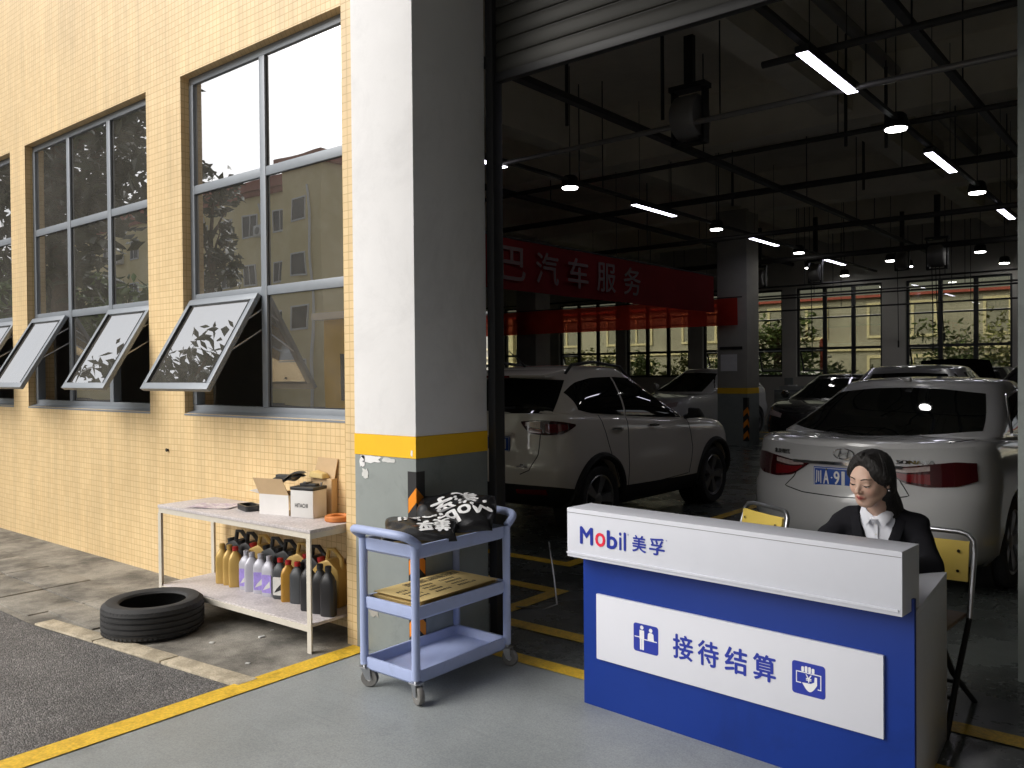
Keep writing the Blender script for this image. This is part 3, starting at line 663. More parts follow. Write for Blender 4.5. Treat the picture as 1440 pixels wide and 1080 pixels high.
def pipe(name, pts, r, label, m='pipe', n=10, cat='pipe', hang=None, square=False):
    t = thing(name, label, cat, pts[0])
    o = Vector(pts[0]); mb = MB()
    P = [Vector(p)-o for p in pts]
    if square:
        for a, b in zip(P, P[1:]):
            lo = Vector(map(min, a, b)); hi = Vector(map(max, a, b))
            mb.bx(lo.x-r, hi.x+r, lo.y-r, hi.y+r, lo.z-r*.7, hi.z+r*.7)
    else: mb.tube(P, r, n)
    mb.build('tray' if square else 'pipe_run', M[m], t, smooth=not square)
    if hang:
        a, b = P[0], P[-1]
        for q in hang:
            p = a.lerp(b, q); MB().cyl(p, (p.x, p.y, 5.6-o.z), .008, n=6).build('hanger_rod', M['black'], t)
    return t
pipe('cable_tray', [(-2.37, 4.4, 4.085), (-2.37, 22.6, 4.085)], .028, 'black track carrying the lamps above the sedan', square=True, hang=(.02, .2, .4, .6, .8), cat='track')
pipe('cable_tray', [(-6.43, 4.4, 4.085), (-6.43, 22.6, 4.085)], .028, 'black track carrying the lamps above the red banner', square=True, hang=(.1, .3, .5, .7, .9), cat='track')
pipe('cable_tray', [(-1.75, 4.4, 4.25), (-1.75, 22.6, 4.25)], .035, 'dark cable tray running beside the right lamp row', square=True, hang=(.05, .25, .45, .65, .85), cat='cable tray')
pipe('cable_tray', [(-4.9, 4.4, 4.3), (-4.9, 22.6, 4.3)], .045, 'wide dark cable tray between the two lamp rows', square=True, hang=(.1, .3, .5, .7, .9), cat='cable tray')
pipe('ceiling_pipe', [(-8.6, 4.2, 4.45), (-8.6, 22.6, 4.45)], .05, 'dark pipe running along the hall left of the banner', hang=(.1, .4, .7))
pipe('ceiling_pipe', [(-2.9, 6.95, 4.17), (9, 6.95, 4.17)], .03, 'nearest dark cross pipe behind the big strip light', hang=(.1, .35, .6))
pipe('ceiling_pipe', [(-12, 7.6, 4.02), (9, 7.6, 4.02)], .028, 'pale thin cross pipe under the hose reel', 'pipe_grey', hang=(.2, .4, .6))
pipe('ceiling_pipe', [(-12, 9.75, 4.22), (9, 9.75, 4.22)], .03, 'dark cross pipe in front of the second strip light', hang=(.25, .42, .55))
pipe('ceiling_pipe', [(-12, 12.4, 4.3), (9, 12.4, 4.3)], .05, 'thick dark cross pipe in the middle of the hall', hang=(.25, .42, .55))
pipe('ceiling_pipe', [(-14, 14.2, 3.95), (9, 14.2, 3.95)], .045, 'dark cross pipe over the middle cars', hang=(.25, .42, .55))
for i, (y, z) in enumerate(((19.0, 3.50), (19.6, 3.28), (20.9, 3.46), (21.5, 3.12))):
    pipe('sprinkler_pipe', [(-20, y, z), (9, y, z)], .022, ['upper nearest', 'lower nearest', 'upper far', 'lower far'][i]+' thin dark pipe crossing in front of the back windows', hang=(.3, .45, .55, .65))
pipe('ceiling_pipe', [(-12, 17.8, 3.95), (9, 17.8, 3.95)], .06, 'thick dark cross pipe behind the inner column', hang=(.3, .45, .6))
pipe('ceiling_pipe', [(-3.0, 5.2, 5.35), (-3.0, 22.5, 5.35)], .07, 'drain pipe tucked up under the ceiling slab', 'pipe_grey')
rr = random.Random(5)
for i, (x, y) in enumerate(((-5.35, 7.5), (-4.45, 8.0), (-3.3, 10.4), (-2.95, 10.8), (-0.9, 9.6), (-3.9, 13.1), (-5.9, 12.9))):
    t = thing('drop_conduit', f'short dark conduit dropping from the ceiling, number {i+1} of the scattered drops', 'conduit', (x, y, 4.25), 0, 'dark conduits dropping from the ceiling')
    t['label'] = 'dark steel conduit dropping straight down from the workshop ceiling'
    MB().cyl((0, 0, 0), (0, 0, 0.6+rr.random()*.4), .02, n=8).build('conduit', M['pipe'], t, smooth=True)
    MB().cyl((0, 0, 0), (0, 0, 1.35), .009, n=6).build('rod', M['black'], t)
def hose_reel(x, y, z, label, s=1.0, cables=0):
    t = thing('hose_reel', label, 'hose reel', (x, y, z), 0, 'hose reels hung from the ceiling')
    Rx = Matrix.Rotation(R(90), 4, 'Y')
    MB().lathe([(.02*s, -.13*s), (.20*s, -.13*s), (.225*s, -.10*s), (.225*s, .10*s), (.20*s, .13*s), (.02*s, .13*s)], 28, Rx).build('drum', M['pipe_grey'], t, smooth=True)
    path = [(-.17*s, 0, .28*s), (-.17*s, 0, -.22*s), (-.14*s, 0, -.26*s), (.14*s, 0, -.26*s), (.17*s, 0, -.22*s), (.17*s, 0, .28*s)]
    mb = MB()
    for a, b in zip(path, path[1:]):
        lo = Vector(map(min, a, b)); hi = Vector(map(max, a, b)); mb.bx(lo.x-.012*s, hi.x+.012*s, -.06*s, .06*s, lo.z-.012*s, hi.z+.012*s)
    mb.build('bracket', M['black'], t)
    MB().bx(-.2*s, .2*s, -.08*s, .08*s, .28*s, .33*s).bx(-.05*s, .05*s, -.03, .03, .33*s, 4.95-z).build('mount', M['black'], t)
    for c in range(cables):
        xx = -.1+.07*c
        MB().tube([(xx, 0, -.2*s), (xx+.01, 0.01, -.8), (xx+.02+.03*c, 0, -1.75+.1*c)], .009, 6).build('air_hose', M['gasket'], t, smooth=True)
        MB().cyl((xx+.02+.03*c, 0, -1.87+.1*c), (xx+.02+.03*c, 0, -1.72+.1*c), .018, n=8).build('coupling', M['pipe'], t)
    return t
hose_reel(-4.0, 7.75, 4.12, 'large grey hose reel with black bracket hanging nearest the doorway', 1.0)
hose_reel(-6.6, 18.7, 3.72, 'far hose reel in front of the back window right of the column', .85, 1)
hose_reel(-3.95, 17.9, 3.78, 'far hose reel with hanging hoses at the right back windows', 1.05, 3)
hose_reel(-4.95, 19.3, 3.9, 'far hose reel beside the pier between back windows', .8, 1)
hose_reel(-8.1, 19.2, 3.75, 'far hose reel half hidden behind the inner column', .9, 1)

# ------------------------------------------------------------------ red banners
def cloth_mat(name, col, trans):
    m = bpy.data.materials.new(name); m.use_nodes = True; nt = m.node_tree; N = nt.nodes; L = nt.links; b = N['Principled BSDF']; out = N['Material Output']
    b.inputs['Base Color'].default_value = (*col, 1); b.inputs['Roughness'].default_value = 0.8
    nz = N.new('ShaderNodeTexNoise'); nz.inputs['Scale'].default_value = 3; tc = N.new('ShaderNodeTexCoord'); L.new(tc.outputs['Object'], nz.inputs['Vector'])
    mr = N.new('ShaderNodeMapRange'); mr.inputs['To Min'].default_value = 0.8; mr.inputs['To Max'].default_value = 1.2; L.new(nz.outputs['Fac'], mr.inputs['Value'])
    vs = N.new('ShaderNodeVectorMath'); vs.operation = 'SCALE'; vs.inputs[0].default_value = col; L.new(mr.outputs[0], vs.inputs['Scale']); L.new(vs.outputs[0], b.inputs['Base Color'])
    tl = N.new('ShaderNodeBsdfTranslucent'); L.new(vs.outputs[0], tl.inputs['Color'])
    tp = N.new('ShaderNodeBsdfTransparent'); tp.inputs['Color'].default_value = (1, .25, .2, 1)
    m1 = N.new('ShaderNodeMixShader'); m1.inputs['Fac'].default_value = 0.75; L.new(b.outputs[0], m1.inputs[1]); L.new(tl.outputs[0], m1.inputs[2])
    m2 = N.new('ShaderNodeMixShader'); m2.inputs['Fac'].default_value = trans; L.new(m1.outputs[0], m2.inputs[1]); L.new(tp.outputs[0], m2.inputs[2]); L.new(m2.outputs[0], out.inputs['Surface'])
    return m
M['banner_print'] = mat('faded_banner_print', (.085, .045, .045), .8, var=.1)
M['red_cloth'] = cloth_mat('red_banner_cloth', (0.30, 0.010, 0.014), 0.03)
M['red_sheer'] = cloth_mat('thin_red_banner_cloth', (0.80, 0.06, 0.035), 0.16)
B1 = thing('banner', 'dark red banner with white characters running along the hall over the beige car', 'banner', (-7.5, 8.4, 2.72))
def wave(n, L_, H_, amp, along):
    G = []
    for i in range(n+1):
        r = []
        for j in range(9):
            u = L_*i/n; v = H_*j/8; d = amp*math.sin(u*2.1+v*1.5)*(.4+.6*(1-v/H_))+amp*.5*math.sin(u*5.3)
            r.append((d, u, v) if along == 'y' else (u, d, v))
        G.append(r)
    return G
MB().grid(wave(60, 7.1, 0.72, .018, 'y')).build('cloth', M['red_cloth'], B1, smooth=True)
for i, ch in enumerate('巴汽车服务'):
    tx = MB(); put_text(tx, ch, .46+i*.80, .46+i*.80+.56, .14, .60, lambda u, v, d=0: (.035+d, u, v)); tx.build('letter', M['banner_print'], B1)
MB().cyl((0, -.1, .735), (0, 7.2, .735), .012, n=8).build('top_rod', M['black'], B1)
for y in (.4, 3.5, 6.8): MB().cyl((0, y, .735), (0, y, 2.2), .004, n=6).build('wire', M['black'], B1)
B2 = thing('banner', 'bright red sheer banner hung across the hall in front of the back windows', 'banner', (-14.3, 16.28, 2.50))
MB().grid(wave(60, 6.95, 0.56, .02, 'x')).build('cloth', M['red_sheer'], B2, smooth=True)
MB().cyl((-.1, 0, .575), (7.05, 0, .575), .012, n=8).build('top_rod', M['black'], B2)
for x in (.4, 3.4, 6.5): MB().cyl((x, 0, .575), (x, 0, 2.35), .004, n=6).build('wire', M['black'], B2)

# ------------------------------------------------------------------ beyond the back windows
gv = sheet('grass_verge', [(-60, 24.2), (40, 24.2), (40, 33.5), (-60, 33.5)], 0.006, M['grass'])
FB = thing('factory_building', 'long grey factory building with cream framed windows beyond the back windows', 'building', (-12, 34, 0))
MB().bx(-45, 45, 0, 10, 0, 4.35).build('wall', M['far_grey'], FB)
MB().bx(-45, 45, -.2, 10, 4.35, 4.45).build('roof_edge', M['far_red'], FB)
for i, x in enumerate(range(-30, 34, 4)):
    for fl in (0, 1):
        z0 = 0.75 if fl == 0 else 2.78
        if fl == 0 and i % 3 == 1: continue
        f = MB().bx(x, x+2.5, -.06, .02, z0, z0+.10).bx(x, x+2.5, -.06, .02, z0+1.25, z0+1.37)
        for q in (0, .8, 1.6, 2.4): f.bx(x+q, x+q+.1, -.06, .02, z0+.1, z0+1.25)
        fo = f.build('window', M['far_cream'], FB)
        for q in (.1, .9, 1.7): MB().bx(x+q, x+q+.7, -.02, -.005, z0+.1, z0+1.25).build('pane', M['pale_pane'], fo)
MB().bx(-45, 45, -.1, 0, 2.3, 2.42).build('string_course', M['far_cream'], FB)
for x in (-16, -4, 7.2, 17): MB().bx(x, x+.35, -.25, 0, 0, 4.35).build('wall_pier', M['far_cream'], FB)
t = thing('hydrant_post', 'red post with side arm standing outside behind the back windows', 'post', (-9.5, 27.5, 0))
MB().lathe([(.09, 0), (.09, .1), (.07, .12), (.07, 2.3), (.09, 2.32), (.06, 2.55), (.001, 2.6)], 14).build('shaft', M['far_red'], t, smooth=True)
MB().cyl((0, 0, 2.0), (.3, 0, 2.0), .05, n=10).build('arm', M['white_metal'], t, smooth=True)

def foliage(mb_name, center, radii, n, size, m, parent, seed, clump=14, elong=1.6, flat=0.0):
    """leaf-shaped faces gathered in clumps through the crown"""
    rr = np.random.RandomState(seed)
    nc = max(4, n//clump)
    d = rr.normal(size=(nc, 3)); d /= np.linalg.norm(d, axis=1)[:, None]
    rad = rr.uniform(.35, 1.0, nc)**.6
    C_ = d*rad[:, None]*np.array(radii)
    C_ *= (1+.22*np.sin(d[:, :1]*5+seed)+.18*np.cos(d[:, 2:]*6+seed*2))
    vs = []; fs = []; tone = []
    for c in C_:
        tt = rr.uniform()
        for k in range(clump):
            p = c+rr.normal(size=3)*np.array(radii)*.11+np.array(center)
            a = rr.normal(size=3); a[2] = a[2]*.5-.3; a /= np.linalg.norm(a)
            b = np.cross(a, rr.normal(size=3)); b /= np.linalg.norm(b)
            s = size*rr.uniform(.6, 1.2); nrm = np.cross(a, b)*s*.12
            o = len(vs)
            vs += [p-a*s*elong*.5, p-a*s*.1+b*s*.32+nrm, p+a*s*elong*.5, p-a*s*.1-b*s*.32+nrm, ]
            fs += [(o, o+1, o+2), (o, o+2, o+3)]; t_ = float(np.clip(tt*.7+rr.uniform()*.3, 0, 1)); tone += [t_, t_]
    me = bpy.data.meshes.new(mb_name); me.from_pydata([tuple(v) for v in vs], [], fs); me.materials.append(m)
    at = me.attributes.new('leaf_tone', 'FLOAT', 'FACE'); at.data.foreach_set('value', tone)
    return link(mb_name, me, parent)
def tree(name, label, loc, h, crown, n, size, m, seed, cat='tree', trunk=.13, group=None, limbs=7):
    t = thing(name, label, cat, loc, 0, group); rr = random.Random(seed)
    cz = h-crown[2]
    mb = MB(); mb.tube([(0, 0, -.05), (.05, .02, h*.25), (-.04, .05, cz), (.05, -.03, cz+crown[2]*.5)], [trunk*1.25, trunk, trunk*.7, trunk*.3], 10)
    for i in range(limbs):
        a = rr.random()*6.28; z0 = cz-crown[2]*.5+rr.random()*crown[2]*.8; e = (crown[0]*.75*math.cos(a), crown[1]*.75*math.sin(a), z0+crown[2]*.45)
        mb.tube([(0, 0, z0), (e[0]*.5, e[1]*.5, z0+crown[2]*.28), e], [trunk*.5, trunk*.3, trunk*.1], 7)
    mb.build('trunk', M['bark'], t, smooth=True)
    foliage('crown', (0, 0, cz), crown, n, size, m, t, seed)
    return t
tree('broadleaf_tree', 'dense green tree outside the narrow back window by the column', (-10.9, 27.2, 0), 3.5, (1.5, 1.2, 1.45), 1800, .16, M['leaf_mid'], 11)
for i, (x, y, h, r, m_, l) in enumerate(((-7.0, 26.0, 1.6, .8, 'leaf_yellow', 'yellow green bush below the back windows right of the column'),
     (-8.6, 26.2, 1.75, .8, 'leaf_mid', 'low green bush outside beside the red post'),
     (-5.6, 27.0, 2.6, 1.1, 'leaf_mid', 'round green bush outside the right back window'), (-3.6, 27.4, 3.0, 1.3, 'leaf_yellow', 'bright yellow green bush at the far right window'),
     (-18.6, 26.5, 2.5, 1.4, 'leaf_yellow', 'yellow green bush outside the leftmost back window'), (-16.2, 26.5, 2.1, 1.1, 'leaf_mid', 'green bush outside the second back window from the left'),
     (-13.6, 26.2, 2.0, 1.0, 'leaf_yellow', 'pale bush outside the third back window from the left'), (-12.2, 27, 2.3, 1.0, 'leaf_mid', 'green bush outside left of the inner column'))):
    tree('garden_bush', l, (x, y, 0), h, (r*1.25, r, h*.5), 2400, .13, M[m_], 20+i, 'bush', trunk=.04)

# ------------------------------------------------------------------ across the street (seen mirrored in the front windows)
OB = thing('apartment_building', 'yellow four storey building with red cornice mirrored in the front window', 'building', (-42, -20, 0))
MB().bx(-26, 5.9, -12, 0, 0, 11.6).build('wall', M['yellow_render'], OB)
MB().bx(-26.3, 6.2, -12, .35, 11.6, 12.15).bx(-26.2, 6.1, -12, .2, 11.35, 11.6).build('cornice', M['red_cornice'], OB)
MB().bx(5.9, 9.2, -12, 1.2, 0, 11.9).build('stair_tower', M['yellow_render'], OB)
MB().bx(5.7, 9.5, -12, 1.5, 11.9, 12.45).build('cornice', M['red_cornice'], OB)
for fl in range(4):
    z0 = .9+fl*2.65+(.35 if fl == 3 else .25)
    for i, x in enumerate((-24, -21.4, -18.6, -15.8, -12.4, -9.6, -6.9, -4.3, -1.6, .7, 3.4)):
        wd = 1.25
        f = MB().bx(x, x+wd, -.02, .05, z0, z0+.08).bx(x, x+wd, -.02, .05, z0+1.15, z0+1.22).bx(x, x+.07, -.02, .05, z0+.08, z0+1.15).bx(x+wd-.07, x+wd, -.02, .05, z0+.08, z0+1.15).bx(x+wd*.5-.03, x+wd*.5+.03, -.02, .05, z0+.08, z0+1.15)
        fo = f.build('window', M['white_metal'], OB)
        for q in (.07, wd*.5+.03): MB().bx(x+q, x+q+wd*.5-.1, .0, .02, z0+.08, z0+1.15).build('pane', M['far_glass'], fo)
        if (i+fl) % 3 == 0:
            b_ = MB().bx(x+wd+.15, x+wd+.95, .02, .36, z0-.1, z0+.5).build('air_conditioner', M['white_metal'], OB, bevel=.02)
            MB().lathe([(.2, .0), (.2, .015), (.02, .02)], 16, Matrix.Translation((x+wd+.5, .36, z0+.2)) @ Matrix.Rotation(R(-90), 4, 'X')).build('fan_grille', M['tool_grey'], b_)
    x = 6.7
    fo = MB().bx(x, x+1.3, 1.18, 1.25, z0, z0+.08).bx(x, x+1.3, 1.18, 1.25, z0+1.15, z0+1.22).bx(x, x+.07, 1.18, 1.25, z0+.08, z0+1.15).bx(x+1.23, x+1.3, 1.18, 1.25, z0+.08, z0+1.15).build('window', M['white_metal'], OB)
    MB().bx(x+.07, x+1.23, 1.2, 1.22, z0+.08, z0+1.15).build('pane', M['far_glass'], fo)
for x, y in ((-3.1, .12), (2.6, .12), (5.2, .12), (8.5, 1.32)):
    MB().tube([(x, y, .0), (x, y, 9.5), (x-.15, y, 10.4), (x-.3, y, 10.9)], .07, 8).build('drain_pipe', M['white_metal'], OB, smooth=True)
GH = thing('gatehouse', 'low bright yellow gatehouse mirrored in the lower front window', 'building', (-13.6, -5.0, 0))
MB().bx(-1.5, 1.6, -2.4, 0, 0, 2.75).build('wall', mat('bright_yellow_wall', (.62, .44, .10), .85, var=.06, scale=2), GH)
MB().bx(-1.7, 1.8, -2.6, .2, 2.75, 2.9).build('roof', M['white_wall'], GH)
MB().bx(-.9, .2, 0, .03, 1.0, 2.0).build('window', M['far_glass'], GH)
tree('street_tree', 'large dark broadleaf tree mirrored in the second front window', (-22.8, -2.6, 0), 11.8, (3.1, 2.4, 4.2), 5200, .31, M['leaf_dark'], 41, trunk=.2, limbs=14)
tree('street_tree', 'slim dark leafy tree at the left edge of the third front window reflection', (-20.6, -5.6, 0), 7.2, (.8, .8, 2.0), 600, .26, M['leaf_dark'], 42, trunk=.09)
for i, (x, y, h, l) in enumerate(((-40, -7, 7.0, 'leaf green tree far down the street nearest the road'), (-47, -9, 8, 'tall green tree at the far end of the street'), (-34, -9.5, 6, 'green tree standing before the yellow building'))):
    tree('street_tree', l, (x, y, 0), h, (3.4, 3, h*.36), 1300, .42, M['leaf_mid'], 50+i, trunk=.16)

# unseen wing and canopy, inferred and added to block light from right and above
WG = thing('added_shade_wing', 'unseen dark brown side wing, inferred and added to shade the forecourt from the right', 'building', (3.4, -6, 0))
mb_ = MB().bx(0, 8, -12, 9.25, 0, 13); mb_.build('wall', M['wing'], WG)
for i in range(5):
    fo = MB().bx(-.04, .02, -10+i*3.6, -8+i*3.6, 1.2, 3.4).build('window', M['alu'], WG); MB().bx(-.05, -.041, -9.9+i*3.6, -8.1+i*3.6, 1.3, 3.3).build('pane', M['far_glass'], fo)
CP = thing('added_shade_canopy', 'unseen flat canopy, inferred and added to shade the workshop doorway', 'canopy', (-.4, 3.3, 4.3))  # unseen slab, made deep to keep the high sky off the doorway
MB().bx(-2.95, 3.78, -6.6, -.005, 0, .22).build('slab', M['wing'], CP, bevel=.01); MB().bx(-2.95, 3.78, -6.65, -6.605, -.1, .26).build('fascia', M['wing'], CP)
# ------------------------------------------------------------------ cars
def lerp(a, b, t): return a+(b-a)*t
def curve(tab):
    xs = [p[0] for p in tab]; ys = [p[1] for p in tab]
    def f(x):
        # smooth interpolation through the table
        if x <= xs[0]: return ys[0]
        if x >= xs[-1]: return ys[-1]
        for i in range(len(xs)-1):
            if xs[i] <= x <= xs[i+1]:
                h = xs[i+1]-xs[i]; t = (x-xs[i])/h
                m0 = (ys[i+1]-ys[i-1])/(xs[i+1]-xs[i-1]) if i > 0 else (ys[1]-ys[0])/(xs[1]-xs[0])
                m1 = (ys[i+2]-ys[i])/(xs[i+2]-xs[i]) if i+2 < len(xs) else (ys[-1]-ys[-2])/(xs[-1]-xs[-2])
                return (2*t**3-3*t**2+1)*ys[i]+(t**3-2*t**2+t)*h*m0+(-2*t**3+3*t**2)*ys[i+1]+(t**3-t**2)*h*m1
    return f
def half_ring(xr, xf, w, ar, af, pr, pf, nc=24, ns=16, bow=0.012):
    pts = []
    for i in range(nc):
        a = math.pi/2*i/nc; pts.append((xr+ar*(1-math.cos(a)**(2/pr)), w*math.sin(a)**(2/pr)))
    x0, x1 = xr+ar, xf-af
    for i in range(ns+1): t = i/ns; pts.append((lerp(x0, x1, t), w+bow*math.sin(math.pi*t)))
    for i in range(1, nc+1):
        a = math.pi/2*(1-i/nc); c = math.cos(a); s_ = math.sin(a)
        pts.append((xf-af*(1-c**(2/pf)), w*(s_**(2/pf) if s_ > 1e-9 else 0)))
    return pts
def full_ring(h): return [(x, -y) for x, y in h]+[(x, y) for x, y in h[-2:0:-1]]
def ring_mesh(rings, close_lo=None, close_hi=None):
    """stack rings of 3D points; close ends by collapsing towards the centre line"""
    mb = MB(); mb.grid(rings, cv=True); return mb
def make_body(sp):
    zb, zt = curve(sp['zb']), curve(sp['zt'])
    rings = []
    for (h, w, dr, df) in sp['lower']:
        hr = half_ring(dr, sp['L']-df, w, sp['ar'], sp['af'], sp['pr'], sp['pf'])
        rings.append([(x, y, lerp(zb(x), zt(x), h)) for x, y in full_ring(hr)])
    # deck: collapse the shoulder ring on to the centre line
    h, w, dr, df = sp['lower'][-1]; hr = full_ring(half_ring(dr, sp['L']-df, w, sp['ar'], sp['af'], sp['pr'], sp['pf']))
    for s_, up in ((.985, .014), (.95, .026), (.82, .042), (.5, .055), (.2, .06), (0.0, .061)):
        rings.append([(lerp(x, sp['L']*.5, .012*(1-s_)), y*s_, zt(x)+up*sp.get('crown', 1)) for x, y in hr])
    # underside
    base = rings[0]; under = [[(x, y*s_, z-.01*(1-s_)) for x, y, z in base] for s_ in (0.0, .5)]
    return MB().grid(under+rings, cv=True)
def make_cabin(sp):
    zt, zr = curve(sp['zt']), curve(sp['zr']); c = sp['cab']; rings = []
    hs = [-.08, 0, .12, .3, .5, .7, .85, .94, 1.0]
    for h in hs:
        e = max(h, 0)
        xr = lerp(c['xr0'], c['xr1'], e**c.get('er', .95)); xf = lerp(c['xf0'], c['xf1'], e**c.get('ef', .95)); w = lerp(c['w0'], c['w1'], e**c.get('ew', 1.35))
        hr = half_ring(xr, xf, w, c['ar'], c['af'], c['pr'], c['pf'])
        rings.append([(x, y, lerp(zt(x)+.03, zr(x), h)) for x, y in full_ring(hr)])
    hr = full_ring(half_ring(c['xr1'], c['xf1'], c['w1'], c['ar'], c['af'], c['pr'], c['pf']))
    xm = (c['xr1']+c['xf1'])/2
    for s_, up in ((.97, .012), (.9, .024), (.7, .040), (.4, .050), (.15, .054), (0, .055)):
        rings.append([(lerp(xm, x, lerp(.93, 1, s_)), y*s_, zr(x)+up) for x, y in hr])
    return MB().grid(rings, cv=True)
class Surf:
    def __init__(s, mbs):
        v = []; f = []
        for m in mbs:
            o = len(v); v += [Vector(p) for p in m.v]; f += [tuple(i+o for i in q) for q in m.f]
        s.t = BVHTree.FromPolygons(v, f)
    def hit(s, o, d):
        r = s.t.ray_cast(Vector(o), Vector(d).normalized(), 12)
        return (r[0], r[1] if r[1].dot(Vector(d)) < 0 else -r[1]) if r[0] is not None else None
    def rear(s, y, z): return s.hit((-3, y, z), (1, 0, 0))
    def front(s, y, z): return s.hit((9, y, z), (-1, 0, 0))
    def side(s, x, z, sg): return s.hit((x, sg*3, z), (0, -sg, 0))
    def top(s, x, y): return s.hit((x, y, 4), (0, 0, -1))
    def azim(s, a, z, sg, ax, ay):
        """look at the rear corner from azimuth a (0 = straight from behind, 90 = from the side)"""
        d = Vector((math.cos(a), -sg*math.sin(a), 0)); p = Vector((ax, sg*ay, z)); h = s.hit(p-d*4, d); return (h[0], -d) if h else None
def resample(pl, n):
    P = [Vector(p) for p in pl]; d = [0]
    for a, b in zip(P, P[1:]): d.append(d[-1]+(b-a).length)
    out = []; k = 0
    for i in range(n+1):
        t = d[-1]*i/n
        while k < len(P)-2 and d[k+1] < t: k += 1
        q = (t-d[k])/max(1e-9, d[k+1]-d[k]); out.append(P[k].lerp(P[k+1], min(1, max(0, q))))
    return out
def patch(fn, lo, hi, n=24, m=8, off=.005, skirt=.02):
    """skin a region between two outlines on the surface, with its edges turned in"""
    A = resample([(a, b, 0) for a, b in lo], n); B = resample([(a, b, 0) for a, b in hi], n); G = []; G0 = []
    for i in range(n+1):
        row = []; row0 = []
        for j in range(m+1):
            p = A[i].lerp(B[i], j/m); h = fn(p.x, p.y)
            if h is None: h = (Vector((0, 0, 0)), Vector((0, 0, 1))) if not row else (row[-1]-last*off, last)
            row.append(h[0]+h[1]*off); row0.append(h[0]-h[1]*skirt); last = h[1]
        G.append(row); G0.append(row0)
    for _ in range(5):
        G = [G[0]]+[[(G[i-1][j]+G[i][j]*2+G[i+1][j])/4 for j in range(m+1)] for i in range(1, n)]+[G[n]]
    mb = MB(); mb.grid(G)
    ring = [G[i][0] for i in range(n+1)]+[G[n][j] for j in range(1, m+1)]+[G[i][m] for i in range(n-1, -1, -1)]+[G[0][j] for j in range(m-1, 0, -1)]
    ring0 = [G0[i][0] for i in range(n+1)]+[G0[n][j] for j in range(1, m+1)]+[G0[i][m] for i in range(n-1, -1, -1)]+[G0[0][j] for j in range(m-1, 0, -1)]
    mb.grid([ring, ring0], cv=True); return mb
def seam(fn, pts, r=.004, off=0.0, n=30):
    P = []
    for p in resample([(a, b, 0) for a, b in pts], n):
        h = fn(p.x, p.y)
        if h: P.append(h[0]+h[1]*off)
    return MB().tube(P, r, 6)
def boolean_cut(mb, name, mats, cutters, clad=None):
    me = mb.mesh(name, mats, smooth=True, angle=38, weld=True)
    o = bpy.data.objects.new(name, me); COL.objects.link(o); tmp = []
    for cm in cutters:
        c = bpy.data.objects.new('cut', cm.mesh('cut', [mats[0]], weld=True)); COL.objects.link(c); tmp.append(c)
        b = o.modifiers.new('b', 'BOOLEAN'); b.operation = 'DIFFERENCE'; b.object = c; b.solver = 'EXACT'
    ev = o.evaluated_get(bpy.context.evaluated_depsgraph_get()); nm = bpy.data.meshes.new_from_object(ev)
    for c in tmp: bpy.data.objects.remove(c)
    bpy.data.objects.remove(o)
    if len(nm.materials) == 0:
        for m_ in mats: nm.materials.append(m_)
    if clad:
        for p in nm.polygons:
            if clad(p.center): p.material_index = 1
    return nm
def wheel_parts(parent, x, y, z, r, wd, sg, spokes=5, m='rim'):
    """tyre and rim; sg: side the wheel faces"""
    Mw = Matrix.Translation((x, y, z)) @ Matrix.Rotation(R(-90*sg), 4, 'X')
    w2 = wd/2; ri = r*.70
    t = MB().lathe([(ri, -w2*.86), (ri+.02, -w2), (r*.93, -w2), (r*.985, -w2*.8), (r, -w2*.45), (r, w2*.45), (r*.985, w2*.8), (r*.93, w2), (ri+.02, w2), (ri, w2*.86)], 40, Mw, closed=True).build('wheel', M['rubber'], parent, smooth=True)
    rm = MB().lathe([(ri*1.02, -w2*.8), (ri*1.03, w2*.84), (ri*.99, w2*.92), (ri*.93, w2*.86), (ri*.90, w2*.35), (ri*.86, -w2*.2), (.02, -w2*.25)], 40, Mw)
    for k in range(spokes):
        a = 2*math.pi*k/spokes
        for da in (-.13, .13):
            c, s_ = math.cos(a+da), math.sin(a+da); tn = Vector((-s_, c, 0)); rd = Vector((c, s_, 0))
            q = []
            for (rr_, hw, zt_, zb_) in ((ri*.14, .020, w2*.68, w2*.2), (ri*.95, .024, w2*.80, w2*.4)):
                q.append([rd*rr_-tn*hw+Vector((0, 0, zb_)), rd*rr_+tn*hw+Vector((0, 0, zb_)), rd*rr_+tn*hw+Vector((0, 0, zt_)), rd*rr_-tn*hw+Vector((0, 0, zt_))])
            rm.hexa([Mw @ p for p in q[0]], [Mw @ p for p in q[1]])
    rm.lathe([(.06, w2*.3), (.06, w2*.70), (.045, w2*.76), (.001, w2*.77)], 16, Mw)
    rm.build('rim', M[m], t, smooth=True, angle=30)
    MB().lathe([(ri*.6, -w2*.1), (ri*.62, w2*.05), (.08, w2*.06)], 24, Mw).build('brake_disc', M['steel'], t, smooth=True)
    return t

